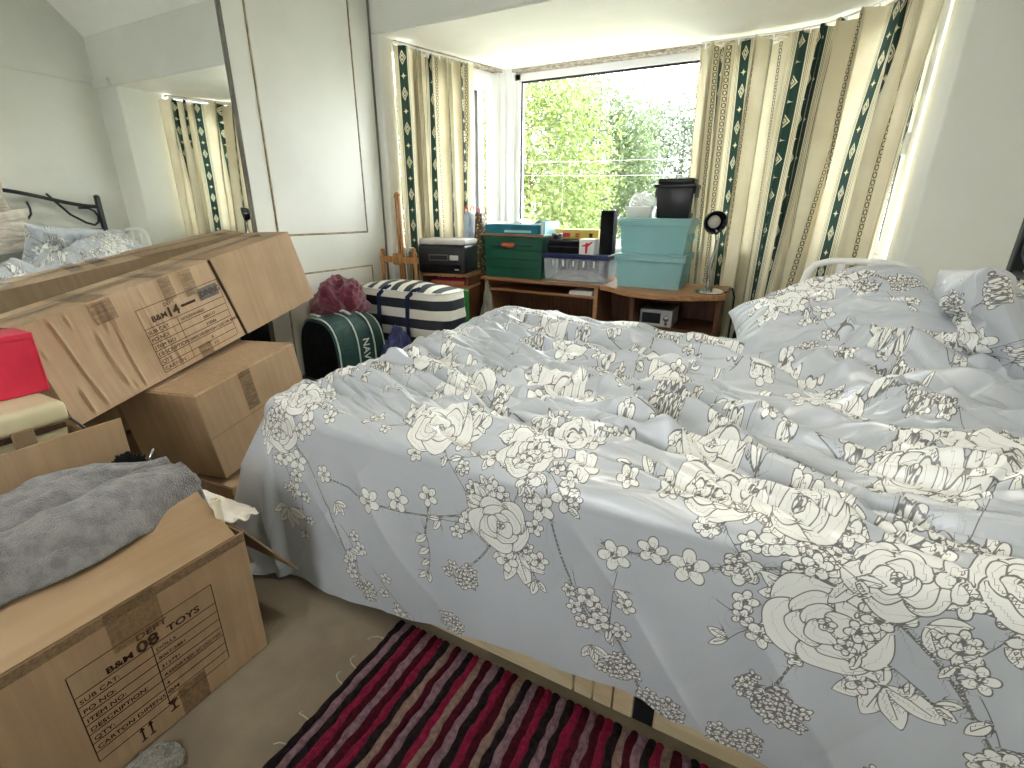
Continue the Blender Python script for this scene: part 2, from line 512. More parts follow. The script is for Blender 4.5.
make_window(1, (-1.93, YW), (0.15, YW), 'wide fixed middle window of the bay looking onto trees', casement=False)
make_window(2, (-2.295, 2.86), (-2.03, 3.66), 'narrow side window of the bay, left of the wide pane, slightly open', opened=0.10)
make_window(3, (0.25, 3.66), (0.50, 3.09), 'narrow side window of the bay hidden by the larger curtain')
for k, (x, side) in enumerate(((-2.0, -1), (0.22, 1))):
    # ridged corner post between the window units
    t = bpy.data.objects.new('trim_%d' % (3 + k), None); COL.objects.link(t); t.location = (x, YW, 0)
    struct(t, 'white ridged corner post %s the wide window' % ('left of' if side < 0 else 'right of'), 'window post')
    poly = [(-0.075, -0.055), (0.075, 0.0), (0.075, 0.10), (-0.075, 0.10)] if side < 0 else [(-0.075, 0.0), (0.075, -0.055), (0.075, 0.10), (-0.075, 0.10)]
    MB().prism(poly, SILL, ZB).build('post_core', M['upvc'], t, bevel=0.005)
    for j in range(3):
        xx = -0.045 + 0.045 * j
        yy = np.interp(xx, [-0.075, 0.075], [poly[0][1], poly[1][1]])
        MB().box((xx - 0.014, yy - 0.012, SILL), (xx + 0.014, yy + 0.03, ZB)).build('ridge', M['upvc'], t, bevel=0.004)
# timber battens where windows meet the bay ceiling, and the sill boards
for k, (A, B) in enumerate((((-1.99, YW - 0.005), (0.21, YW - 0.005)), ((-2.305, 2.80), (-2.01, YW - 0.01)), ((0.23, YW - 0.01), (0.51, 3.06)))):
    A_, L, T = seg_frame(A, B)
    o = MB().box((0, -0.012, ZB - 0.024), (L, 0.06, ZB)).build('trim_%d' % (5 + k), M['batten'], bevel=0.003)
    o.matrix_world = T
    struct(o, ('stained batten above the wide window', 'stained batten above the left side window', 'stained batten above the right side window')[k], 'trim')
    o = MB().box((-0.02, -0.06, SILL), (L + 0.02, 0.08, SILL + 0.03)).build('trim_%d' % (8 + k), M['upvc'], bevel=0.006)
    o.matrix_world = T
    struct(o, ('white sill under the wide window', 'white sill under the left side window', 'white sill under the right side window')[k], 'window sill')

# ------------------------------------------------------------------ fill lamp added out of view to brighten the bed and room
cl_ = thing('added_fill_lamp', 'added fill lamp with a cream shade, out of view, brightening the bed', 'lamp', (-0.25, 0.95, 2.9))
MB().lathe([(0.0, -0.03), (0.045, -0.028), (0.05, 0.0)], 20).build('ceiling_rose', M['upvc'], cl_, smooth='auto')
MB().tube([(0, 0, -0.03), (0, 0, -0.30)], 0.004, 6).build('cord', M['upvc'], cl_, smooth=True)
MB().lathe([(0.018, -0.30), (0.022, -0.305), (0.022, -0.345), (0.018, -0.35)], 16).build('lamp_holder', M['upvc'], cl_, smooth='auto')
_sp = [(0.11, -0.30), (0.215, -0.53)]
_n = 40; _v = []; _f = []
for (r0, z0) in (_sp[0], _sp[1], (_sp[1][0] - 0.004, _sp[1][1]), (_sp[0][0] - 0.004, _sp[0][1])):
    for j in range(_n): _v.append((r0 * math.cos(2 * PI * j / _n), r0 * math.sin(2 * PI * j / _n), z0))
for i in range(4):
    for j in range(_n): _f.append((i * _n + j, i * _n + (j + 1) % _n, ((i + 1) % 4) * _n + (j + 1) % _n, ((i + 1) % 4) * _n + j))
MB().add(_v, _f).build('fill_lamp_shade', M['creamshade'], cl_, smooth='auto')  # opaque shade added to keep the fill lamp off the upper walls
MB().lathe([(0.018, -0.301), (0.11, -0.301), (0.11, -0.305), (0.018, -0.305)], 32).build('shade_top', M['creamshade'], cl_)
ld = bpy.data.lights.new('fill_light', 'POINT'); ld.energy = 8.0; ld.color = (1.0, 0.985, 0.96); ld.shadow_soft_size = 0.05
lo_ = bpy.data.objects.new('fill_light', ld); COL.objects.link(lo_); lo_.parent = cl_; lo_.location = (0, 0, -0.41)

# ------------------------------------------------------------------ sliding wardrobe with mirror door
wr = thing('sliding_wardrobe', 'fitted white sliding wardrobe with one mirrored and one panelled door', 'wardrobe', (XM, 1.0, 0))
MB().box((-0.70, -2.2, 0), (-0.06, 1.655, 2.88)).build('carcass', M['door'], wr)
MB().box((-0.06, -2.0, 2.52), (0.0, 1.655, 2.88)).build('header', M['door'], wr, bevel=0.004)
MB().box((-0.06, -2.0, 0.0), (0.0, 1.655, 0.05)).build('bottom_track', M['chrome'], wr, bevel=0.003)
mr = MB().box((-0.012, -0.42, 0.055), (-0.004, 0.715, 2.5)).build('mirror_door', M['mirror'], wr)
MB().box((-0.022, 0.692, 0.055), (-0.002, 0.70, 2.5)).build('frame_edge', M['doorframe'], mr, bevel=0.002)
MB().box((-0.022, -1.6, 0.055), (-0.004, -0.42, 2.5)).build('mirror_door', M['mirror'], wr)
pd = MB().box((-0.03, 0.70, 0.055), (0.012, 1.66, 2.5)).build('panel_door', M['door'], wr, bevel=0.003)
MB().box((-0.03, 0.696, 0.055), (0.014, 0.701, 2.5)).build('frame_edge', M['doorframe'], pd, bevel=0.002)
MB().box((-0.03, 1.652, 0.055), (0.018, 1.664, 2.5)).build('frame_edge', M['doorframe'], pd, bevel=0.002)
for (y0, y1, z0, z1) in ((0.818, 1.492, 1.062, 2.40), (0.818, 1.506, 0.20, 0.847)):
    for a, b_ in (((y0, z0), (y1, z0)), ((y1, z0), (y1, z1)), ((y1, z1), (y0, z1)), ((y0, z1), (y0, z0))):
        MB().tube([(0.0125, a[0], a[1]), (0.0125, b_[0], b_[1])], 0.0055, 6).build('moulding', M['bead'], pd, smooth=True)
    MB().box((0.010, y0 + 0.006, z0 + 0.006), (0.0145, y1 - 0.006, z1 - 0.006)).build('inset_panel', M['door'], pd, bevel=0.002)

# ------------------------------------------------------------------ outside: garden, trees, cable
def leaf_mat(name, c1, c2):
    m, nt, b = new_mat(name)
    oi = nt.nodes.new('ShaderNodeAttribute'); oi.attribute_name = 'tint'
    f = S(nt, oi.outputs['Fac'])
    c = mixc(nt, f, c1, c2); nt.links.new(c, b.inputs['Base Color'])
    b.inputs['Roughness'].default_value = 0.5
    t = nt.nodes.new('ShaderNodeBsdfTranslucent'); nt.links.new(c, t.inputs[0])
    x = nt.nodes.new('ShaderNodeMixShader'); x.inputs[0].default_value = 0.4
    nt.links.new(b.outputs[0], x.inputs[1]); nt.links.new(t.outputs[0], x.inputs[2])
    nt.links.new(x.outputs[0], nt.nodes['Material Output'].inputs[0])
    return m
M['leaf_y'] = leaf_mat('yellow_green_leaves', srgb(70, 90, 44), srgb(112, 122, 62))
M['leaf_g'] = leaf_mat('green_leaves', srgb(60, 76, 48), srgb(96, 110, 72))
M['leaf_d'] = leaf_mat('grey_green_leaves', srgb(68, 80, 64), srgb(106, 116, 98))
M['bark'] = pmat('bark', srgb(92, 84, 74), 0.9, 0.1, col2=srgb(70, 62, 54), vscale=10, stretch=(6, 6, 1), bump=0.5, bscale=20)
M['pale_ground'] = pmat('pale_bounce_ground', srgb(176, 172, 158), 0.95, 0.1, col2=srgb(150, 150, 126), vscale=3, bump=0.5, bscale=60)  # ground made pale to bounce daylight up to the bay ceiling
struct(MB().box((-60, YW + 0.6, -3.1), (60, 90, -3.0)).build('ground', M['pale_ground']), 'pale garden ground far below the window', 'ground')

M['plasticgrey0'] = pmat('grey_cable_sheath', srgb(150, 150, 150), 0.5, 0.4, col2=srgb(140, 140, 140), vscale=6)

def tree(name, label, base, height, rx, ry, rz, n, leaf, mat, seed, zc=None):
    r = np.random.default_rng(seed)
    t = thing(name, label, 'tree', base, group='trees outside the bay window')
    zc = zc if zc is not None else height - rz
    m = MB()
    m.tube([(0, 0, 0), (0.06, 0.03, zc * 0.5), (0.02, 0.08, zc), (0.0, 0.0, zc + rz * 0.7)], [0.16, 0.12, 0.08, 0.02], 8)
    for k in range(16):
        a = r.uniform(0, 2 * PI); h0 = r.uniform(0.55, 1.1) * zc; L = r.uniform(0.5, 0.95)
        e = Vector((math.cos(a) * rx * L, math.sin(a) * ry * L, r.uniform(0.0, 0.6) * rz))
        p0 = Vector((0, 0, h0)); m.tube([p0, p0 + e * 0.5 + Vector((0, 0, 0.12)), p0 + e], [0.035, 0.022, 0.006], 5)
    m.build('trunk', M['bark'], t, smooth=True)
    # leaves: small folded quads in clumps
    nc = max(40, n // 60)
    cd = r.normal(size=(nc, 3)); cd /= np.linalg.norm(cd, axis=1)[:, None]
    cr = r.uniform(0.35, 1.0, nc) ** 0.6
    cc = cd * cr[:, None] * np.array([rx, ry, rz]) + np.array([0, 0, zc])
    ci = r.integers(0, nc, n)
    p = cc[ci] + r.normal(size=(n, 3)) * np.array([rx, ry, rz]) * 0.13
    d1 = r.normal(size=(n, 3)); d1 /= np.linalg.norm(d1, axis=1)[:, None]
    d2 = np.cross(d1, r.normal(size=(n, 3))); d2 /= np.linalg.norm(d2, axis=1)[:, None]
    s = leaf * r.uniform(0.6, 1.3, n)[:, None]
    v = np.stack([p - d1 * s, p + d2 * s * 0.45, p + d1 * s, p - d2 * s * 0.45], 1).reshape(-1, 3)
    me = bpy.data.meshes.new('foliage')
    me.vertices.add(4 * n); me.vertices.foreach_set('co', v.reshape(-1).astype(np.float32))
    me.loops.add(4 * n); me.loops.foreach_set('vertex_index', np.arange(4 * n, dtype=np.int32))
    me.polygons.add(n); me.polygons.foreach_set('loop_start', (np.arange(n) * 4).astype(np.int32))
    me.update()
    tint = np.clip(np.repeat(r.random(nc)[ci] * 0.6 + r.random(n) * 0.4, 4), 0, 1)
    float_attr(me, 'tint', tint)
    o = link('foliage', me, mat, t); o['kind'] = 'stuff'
    return t

tree('broadleaf_tree', 'tall yellow-green tree filling the left of the wide window', (-5.6, 11.5, -3), 7.7, 2.1, 1.7, 3.0, 30000, 0.06, M['leaf_y'], 1)
tree('broadleaf_tree', 'mid green tree seen in the middle of the wide window', (-5.6, 16.2, -3), 8.4, 2.2, 1.5, 3.1, 28000, 0.07, M['leaf_g'], 2)
tree('broadleaf_tree', 'pale grey-green tree at the right of the wide window by the big curtain', (-3.6, 21.0, -3), 8.4, 3.4, 1.5, 3.2, 30000, 0.085, M['leaf_d'], 3)
tree('broadleaf_tree', 'green tree seen through the narrow left side window', (-11.2, 14.0, -3), 8.2, 2.4, 1.8, 3.2, 18000, 0.085, M['leaf_g'], 4)
tree('broadleaf_tree', 'tree hidden mostly behind the big curtain', (3.0, 14.0, -3), 6.6, 1.8, 1.5, 2.4, 9000, 0.09, M['leaf_d'], 5)
tree('garden_shrub', 'bright yellow-green shrub low in the wide window above the green crate', (-4.5, 8.6, -3), 4.3, 1.3, 0.9, 1.4, 12000, 0.06, M['leaf_y'], 6)
for k, (z0, z1) in enumerate(((2.25, 2.32), (2.05, 2.02))):
    tag(MB().tube([(-9 + 1.5 * j, 9.0, z0 + (z1 - z0) * j / 10 - 0.25 * math.sin(PI * j / 10)) for j in range(11)], 0.0022, 5).build('overhead_cable', M['plasticgrey0'], smooth=True),
        ('upper thin pale cable crossing the view outside' if k == 0 else 'lower thin pale cable crossing the view outside'), 'cable', 'cables outside the window')

# ------------------------------------------------------------------ printed cotton: flowers as distance fields stored on the cloth
class Print:
    def __init__(s, A, B):
        s.A, s.B = A, B
        s.W = np.full(A.shape, -1.0); s.L = np.full(A.shape, 1.0)
        s.amin, s.amax = A.min(), A.max(); s.bmin, s.bmax = B.min(), B.max()
        # A varies along columns only; B may vary freely
        s.acol = A[0]
    def win(s, x0, x1, y0, y1):
        if x1 < s.amin or x0 > s.amax or y1 < s.bmin or y0 > s.bmax: return None
        i0 = max(np.searchsorted(s.acol, x0) - 1, 0); i1 = min(np.searchsorted(s.acol, x1) + 1, len(s.acol))
        if i1 <= i0: return None
        bb = s.B[:, i0:i1]
        rows = np.where((bb.min(1) <= y1 + 0.01) & (bb.max(1) >= y0 - 0.01))[0]
        if len(rows) == 0: return None
        return (slice(rows[0], rows[-1] + 1), slice(i0, i1))
    def blob(s, cx, cy, R, fn, inner=None):
        w = s.win(cx - R * 1.25, cx + R * 1.25, cy - R * 1.25, cy + R * 1.25)
        if w is None: return
        x, y = s.A[w] - cx, s.B[w] - cy
        sd = fn(x, y)                  # >0 inside
        ins = sd > 0
        W, L = s.W[w], s.L[w]
        il = np.abs(sd)
        if inner is not None:
            q = np.where(ins, inner(x, y), 1.0); il = np.where(np.abs(q) < il, q, il)
        s.L[w] = np.where(ins, il, np.where(np.abs(sd) < np.abs(L), -np.abs(sd), L))
        s.W[w] = np.where(ins, np.abs(sd), np.maximum(W, -np.abs(sd)))
    def lobes(s, cx, cy, R, n, rot, depth=0.25, sq=1.0, inner=None):
        ph = random.random() * 6
        def fn(x, y):
            c, si = math.cos(rot), math.sin(rot)
            u, v = c * x + si * y, (-si * x + c * y) / sq
            r = np.hypot(u, v); th = np.arctan2(v, u)
            rho = R * (1 - depth + depth * np.abs(np.cos(n * th / 2)) ** 0.55 + 0.05 * np.sin(3 * th + ph))
            return (rho - r) * 0.85
        s.blob(cx, cy, R, fn, inner)
    def petal(s, cx, cy, r, a, sq=0.8):
        ph = random.random() * 6
        def fn(x, y):
            c, si = math.cos(a), math.sin(a)
            u, v = c * x + si * y, (-si * x + c * y) * sq
            q = np.hypot(u, v); th = np.arctan2(v, u)
            return (r * (1 - 0.10 * np.abs(np.cos(1.5 * th + ph)) - 0.06 * np.sin(3 * th + ph)) - q) * 0.9
        s.blob(cx, cy, r * 1.3, fn)
    def peony(s, cx, cy, R, rot=0.0):
        for n, dist, rad in ((5, 0.56, 0.52), (4, 0.40, 0.34), (3, 0.22, 0.26)):
            o = random.random() * 6
            for k in range(n):
                a = o + 2 * PI * k / n + random.uniform(-0.15, 0.15); q = R * dist * random.uniform(0.9, 1.08)
                s.petal(cx + q * math.cos(a), cy + q * math.sin(a) * 0.9, R * rad * random.uniform(0.9, 1.1), a)
        for k in range(5):
            a = k * 2 * PI / 5 + rot
            s.lobes(cx + math.cos(a) * R * 0.09, cy + math.sin(a) * R * 0.09, R * 0.065, 3, 0, 0.05)
    def blossom(s, cx, cy, R, n=5, rot=0.0):
        def mk(a):
            def fn(x, y):
                c, si = math.cos(a), math.sin(a)
                u, v = c * x + si * y - R * 0.52, -si * x + c * y
                k = np.hypot(u / 0.50, v / (0.33 + 0.10 * (u / R))) / R
                return (1 - k) * R * 0.36
            return fn
        for k in range(n):
            s.blob(cx, cy, R, mk(rot + 2 * PI * k / n))
        s.lobes(cx, cy, R * 0.22, 5, rot, 0.1)
        s.lobes(cx, cy, R * 0.11, 4, rot, 0.05)
    def leaf(s, cx, cy, ln, wd, a):
        def fn(x, y):
            c, si = math.cos(a), math.sin(a)
            u, v = (c * x + si * y) / ln, (-si * x + c * y)
            half = wd * 0.5 * np.sin(np.clip(u, 0, 1) * PI) ** 0.8
            d = np.minimum(half - np.abs(v), np.minimum(u, 1 - u) * ln)
            return d * 0.9
        def rib(x, y):
            c, si = math.cos(a), math.sin(a)
            u, v = (c * x + si * y) / ln, (-si * x + c * y)
            return np.where(u < 0.8, v, 1)
        s.blob(cx, cy, ln, fn, rib)
    def leaves(s, cx, cy, ln, rot, n=4):
        for k in range(n):
            s.leaf(cx, cy, ln * random.uniform(0.8, 1.1), ln * 0.42, rot + (k - (n - 1) / 2) * 0.72)
    def stem(s, pts, off=0.0, wid=0.0):
        for (x0, y0), (x1, y1) in zip(pts[:-1], pts[1:]):
            w = s.win(min(x0, x1) - 0.012, max(x0, x1) + 0.012, min(y0, y1) - 0.012, max(y0, y1) + 0.012)
            if w is None: continue
            x, y = s.A[w], s.B[w]
            dx, dy = x1 - x0, y1 - y0; L2 = dx * dx + dy * dy + 1e-12
            t = np.clip(((x - x0) * dx + (y - y0) * dy) / L2, 0, 1)
            d = np.hypot(x - x0 - t * dx, y - y0 - t * dy)
            sg = np.where((x - x0) * dy - (y - y0) * dx > 0, 1.0, -1.0)
            q = (d - wid) if wid else d * sg
            s.L[w] = np.where(np.abs(q) < np.abs(s.L[w]), q, s.L[w])
            if wid: s.W[w] = np.maximum(s.W[w], wid - d)
    def curve(s, p0, p1, bend=0.15, n=10, wid=0.0):
        mx_, my_ = (p0[0] + p1[0]) / 2, (p0[1] + p1[1]) / 2
        nx_, ny_ = -(p1[1] - p0[1]) * bend, (p1[0] - p0[0]) * bend
        c = (mx_ + nx_, my_ + ny_)
        pts = [((1 - t) ** 2 * p0[0] + 2 * t * (1 - t) * c[0] + t * t * p1[0], (1 - t) ** 2 * p0[1] + 2 * t * (1 - t) * c[1] + t * t * p1[1]) for t in np.linspace(0, 1, n)]
        s.stem(pts, wid=wid); return pts
    def hydrangea(s, cx, cy, R, n=26):
        for k in range(n):
            a = random.random() * 2 * PI; q = R * math.sqrt(random.random())
            s.blossom(cx + q * math.cos(a) * 1.15, cy + q * math.sin(a) * 0.8, random.uniform(0.013, 0.017), 4, random.random() * 3)
    def twig(s, x, y, a, ln, nf=4):
        e = (x + math.cos(a) * ln, y + math.sin(a) * ln)
        pts = s.curve((x, y), e, random.uniform(-0.25, 0.25), 9)
        for k in range(nf):
            q = pts[int(2 + (len(pts) - 3) * k / max(nf - 1, 1))]
            sd = random.choice((-1, 1)); r = random.uniform(0.017, 0.026)
            c = (q[0] - math.sin(a) * sd * r * 1.3, q[1] + math.cos(a) * sd * r * 1.3)
            s.stem([q, c])
            if random.random() < 0.7: s.blossom(c[0], c[1], r, 5, random.random() * 6)
            else: s.leaf(q[0], q[1], r * 2.0, r * 0.9, a + sd * 0.9)
        s.leaf(e[0], e[1], 0.04, 0.016, a)
    def spray(s, x, y, rot=None):
        rot = random.random() * 2 * PI if rot is None else rot
        for k in range(3):
            s.twig(x, y, rot + k * 2.0 + random.uniform(-0.4, 0.4), random.uniform(0.18, 0.30), 4)
        ha = rot + 1.0
        s.curve((x, y), (x + math.cos(ha) * 0.2, y + math.sin(ha) * 0.2), 0.2, wid=0.0022)
        s.hydrangea(x + math.cos(ha) * 0.21, y + math.sin(ha) * 0.21, 0.045)
        s.leaves(x + math.cos(rot + 3) * 0.06, y + math.sin(rot + 3) * 0.06, 0.075, rot + 3, 4)
        s.leaves(x + math.cos(rot - 1) * 0.05, y + math.sin(rot - 1) * 0.05, 0.06, rot - 1, 3)
        for k in range(5):
            a = rot + k * 1.25 + 0.3; q = random.uniform(0.085, 0.12)
            s.blossom(x + math.cos(a) * q, y + math.sin(a) * q, random.uniform(0.028, 0.042), 5, a)
        s.peony(x, y, random.uniform(0.07, 0.085), rot)
    def store(s, me):
        float_attr(me, 'flower', s.W); float_attr(me, 'outline', s.L)


def print_mat(name, ground, flower, line, rough=0.34):
    m, nt, b = new_mat(name)
    def at(n):
        a = nt.nodes.new('ShaderNodeAttribute'); a.attribute_name = n; return S(nt, a.outputs['Fac'])
    w = at('flower').step(-0.0008, 0.0008); l = at('outline').abs().step(0.0013, 0.0005)
    g2 = noise_tex(nt, 5, 4).step(0.35, 0.65)
    gc = mixc(nt, g2, ground, tuple(x * 0.95 for x in ground[:3]) + (1,))
    c = mixc(nt, w, gc, flower); c = mixc(nt, l * 0.85, c, line)
    nt.links.new(c, b.inputs['Base Color'])
    b.inputs['Roughness'].default_value = rough; b.inputs['Specular IOR Level'].default_value = 0.85
    b.inputs['Sheen Weight'].default_value = 0.45; b.inputs['Sheen Roughness'].default_value = 0.35
    add_bump(nt, b, noise_tex(nt, 24, 5) + noise_tex(nt, 700, 2) * 0.05, 0.12, 0.01)
    return m
M['duvet'] = print_mat('blue_grey_floral_cotton', srgb(190, 196, 204), srgb(238, 239, 237), srgb(52, 48, 46))
M['mattress'] = pmat('white_mattress_ticking', srgb(226, 224, 216), 0.7, 0.3, col2=srgb(214, 212, 204), vscale=10, bump=0.3, bscale=50)
M['divan'] = pmat('cream_bed_base', srgb(206, 190, 156), 0.5, 0.35, col2=srgb(190, 172, 138), vscale=4, stretch=(2, 8, 8), detail=5)
M['blackmetal'] = pmat('black_painted_metal', srgb(26, 30, 30), 0.35, 0.5, col2=srgb(34, 40, 40), vscale=12)

# ------------------------------------------------------------------ bed
BX0, BX1, BY0, BY1 = -1.25, 0.75, 0.889, 2.39
bed = thing('double_bed', 'double bed on a cream base with a black scrolled metal headboard', 'bed', (0, 0, 0))
MB().box((BX0, BY0 + 0.02, 0.015), (BX1, BY1, 0.37)).build('bed_base', M['divan'], bed, bevel=0.006)
for x0, x1 in ((BX0, -0.274), (-0.270, -0.222), (-0.218, -0.170), (-0.166, -0.117), (-0.066, BX1)):
    MB().box((x0, BY0, 0.012), (x1, BY0 + 0.022, 0.372)).build('side_panel', M['divan'], bed, bevel=0.003)
MB().box((-0.115, BY0 + 0.002, 0.012), (-0.068, BY0 + 0.021, 0.372)).build('gap_strip', M['blackmatt'], bed)
MB().box((BX0 + 0.02, BY0 + 0.03, 0.372), (BX1, BY1, 0.612)).build('mattress', M['mattress'], bed, bevel=0.05, seg=4, smooth=True)
hb = bpy.data.objects.new('headboard', None); COL.objects.link(hb); hb.parent = bed
HX, YC = 0.80, 1.64
for sg in (-1, 1):
    yy = YC + sg * 0.79
    MB().box((HX - 0.02, yy - 0.018, 0.0), (HX + 0.02, yy + 0.018, 1.30)).build('post', M['blackmetal'], hb, bevel=0.004)
    MB().lathe([(0.0, 0), (0.016, 0.0), (0.014, 0.006), (0.0, 0.01)], 12, (HX, yy, 1.30)).build('post_cap', M['chrome'], hb, smooth=True)
    P = lambda l: [(HX, YC + sg * (y - 1.64), z) for y, z in l]
    MB().tube(P([(2.07, 1.305), (2.20, 1.05 + 0.085), (2.30, 1.065), (2.36, 1.045), (2.395, 1.07), (2.405, 1.12), (2.385, 1.165), (2.34, 1.19), (2.27, 1.192)]), 0.010, 8).build('scroll', M['blackmetal'], hb, smooth=True)
    MB().tube(P([(2.18, 0.90), (2.185, 0.95), (2.21, 0.985), (2.25, 0.995), (2.29, 0.985), (2.315, 0.95), (2.32, 0.90)]), 0.010, 8).build('scroll', M['blackmetal'], hb, smooth=True)
    MB().tube(P([(2.07, 0.45), (2.07, 1.0)]), 0.010, 8).build('bar', M['blackmetal'], hb, smooth=True)
    MB().tube(P([(1.90, 1.10), (1.93, 1.14), (1.935, 1.19), (1.925, 1.24)]), 0.009, 8).build('scroll', M['blackmetal'], hb, smooth=True)
top = [(HX, YC + 0.79 * (k / 20.0), 1.205 + 0.13 * (0.5 + 0.5 * math.cos(PI * min(1, abs(k / 20.0) / 0.95))) ** 0.8) for k in range(-20, 21)]
MB().tube(top, 0.016, 8).build('top_rail', M['blackmetal'], hb, smooth=True)
MB().tube([(HX, YC - 0.79, 1.0), (HX, YC + 0.79, 1.0)], 0.013, 8).build('lower_rail', M['blackmetal'], hb, smooth=True)
MB().tube([(HX, YC - 0.79, 0.45), (HX, YC + 0.79, 0.45)], 0.010, 8).build('lower_rail', M['blackmetal'], hb, smooth=True)

# ------------------------------------------------------------------ duvet
def make_duvet():
    x0, y0, y1, r, zt = -1.29, 0.93, 2.36, 0.07, 0.655
    na, nb = 670, 660
    ac = np.linspace(x0 - 0.66, 0.745, na)
    dn = np.interp(ac, [-2.0, -1.3, -1.15, -0.9, -0.72, -0.55, -0.38, -0.1, 0.1, 0.25, 0.7], [0.68, 0.70, 0.695, 0.655, 0.635, 0.60, 0.565, 0.556, 0.558, 0.59, 0.62])
    dn = dn + 0.008 * pn(ac * 9, ac * 0, 3)
    t = np.linspace(0, 1, nb) ** 1.12
    A = np.repeat(ac[None], nb, 0)
    B = (y0 - dn)[None] + t[:, None] * (y1 + 0.36 - (y0 - dn))[None]
    dx = np.maximum(x0 - A, 0); dyn = np.maximum(y0 - B, 0); dyf = np.maximum(B - y1, 0); dy = dyn + dyf
    d = (dx ** 3 + dy ** 3) ** (1 / 3.0)
    hh = np.hypot(dx, dy) + 1e-9; ux, uy = dx / hh, dy / hh
    corner = np.clip(2 * ux * uy, 0, 1)
    th = np.minimum(d / r, PI / 2); rest = np.maximum(d - PI * r / 2, 0)
    fold = fbm(A * 3.2, B * 0.9, 5, 2) * 0.020 + 0.010 * pn(A * 8.0 + B * 2.0, B * 1.2, 6)
    fold = fold + 0.03 * corner * np.sin(np.arctan2(uy, ux + 1e-9) * 9)
    out = r * np.sin(th) + 0.05 * np.sin(np.clip(rest / 0.55, 0, 1) * PI) * (0.35 + 0.85 * corner) + rest * (0.035 + 0.13 * corner) + fold * sst(rest, 0.0, 0.25)
    drop = r * (1 - np.cos(th)) + rest * 0.995
    Z = zt - drop
    ex = np.maximum(0.012 - Z, 0)
    Z = np.where(ex > 0, 0.012 + 0.01 * (1 - np.exp(-ex * 20)) * (1 + pn(A * 14, B * 14, 8)), Z)
    out = out + ex * 0.55
    X = np.maximum(A, x0) - out * ux
    Y = np.clip(B, y0, y1) + out * uy * np.where(dyf > 0, 1, -1)
    # puffed top with creases that run mostly along the bed
    e = np.minimum(np.minimum(A - x0, B - y0), y1 - B)
    topw = sst(-d, -0.11, 0.0)
    puff = 0.046 * (1 - np.exp(-np.maximum(e, 0) / 0.10))
    wx = A + 0.10 * pn(A * 1.7, B * 1.7, 11); wy = B + 0.08 * pn(A * 1.9, B * 1.9, 12)
    ph = 0.22
    al, acx = wx * math.cos(ph) - wy * math.sin(ph), wx * math.sin(ph) + wy * math.cos(ph)
    m1 = 0.45 + 0.55 * sst(pn(A * 1.3, B * 1.3, 21), -0.3, 0.4)
    al2, ac2 = wx * math.cos(-0.35) - wy * math.sin(-0.35), wx * math.sin(-0.35) + wy * math.cos(-0.35)
    inner = sst(e, -0.02, 0.10)
    wr_ = (0.036 * (ridge(al * 1.2, acx * 5.0, 31, 3.0) - 0.30) * m1
           + 0.034 * (ridge(A * 0.9 + 0.2 * B, wy * 6.5 - A * 0.6, 36, 3.5) - 0.25) * sst(A, -0.5, 0.1)
           + 0.018 * (ridge(al * 1.6, acx * 11.0, 32, 3.0) - 0.3) * m1
           + 0.015 * (ridge(al * 2.0, acx * 17.0, 35, 3.0) - 0.28)
           + 0.018 * (ridge(al2 * 2.2, ac2 * 9.0, 33, 3.0) - 0.30) * (1.25 - m1)
           + 0.004 * pn(al * 7, acx * 30, 34))
    lump = 0.020 * pn(A * 1.6, B * 1.6, 41) + 0.012 * pn(A * 3.1, B * 3.1, 42)
    head = 0.115 * sst(A, -0.10, 0.45) * sst(B, 1.35, 2.15) + 0.03 * sst(A, 0.2, 0.6)
    farl = 0.035 * np.exp(-((A + 1.05) / 0.35) ** 2 - ((B - 2.25) / 0.25) ** 2)
    # long pulled folds
    FOLDS = [[(-0.43, 1.87), (0.01, 1.92), (0.26, 1.6), (0.41, 1.46), (0.61, 1.5)], [(-0.34, 1.05), (0.01, 1.11), (0.25, 1.1), (0.55, 1.17)], [(-0.2, 0.93), (-0.01, 0.96), (0.16, 0.97), (0.36, 1.06), (0.58, 1.07)],
             [(-0.37, 2.19), (0.1, 1.97), (0.5, 2.03)], [(-0.74, 1.09), (-0.49, 1.0), (-0.30, 0.92)], [(-0.8, 1.02), (-0.62, 0.92)], [(-1.12, 1.18), (-1.05, 1.44), (-0.77, 1.56)], [(-0.88, 1.25), (-0.61, 1.38), (-0.24, 1.21)],
             [(-0.89, 1.61), (-0.58, 1.7), (-0.25, 1.54), (0.05, 1.3)], [(-0.98, 1.96), (-0.59, 1.96), (-0.21, 1.9)], [(-0.46, 1.18), (-0.22, 1.15), (-0.06, 0.97)], [(-1.25, 2.13), (-0.78, 1.98), (-0.4, 1.88)],
             [(0.09, 1.48), (0.34, 1.33), (0.6, 1.35)], [(-0.11, 1.41), (0.14, 1.28), (0.38, 1.23)], [(0.17, 2.15), (0.37, 1.77), (0.6, 1.78)], [(-0.6, 1.5), (-0.3, 1.36), (0.0, 1.22), (0.3, 1.17)],
             [(-0.55, 2.08), (-0.15, 2.05), (0.1, 2.12)], [(-1.15, 1.75), (-0.8, 1.8), (-0.5, 1.82)], [(0.1, 1.75), (0.35, 1.62), (0.62, 1.66)]]
    fz = np.zeros_like(A); rf = np.random.default_rng(5)
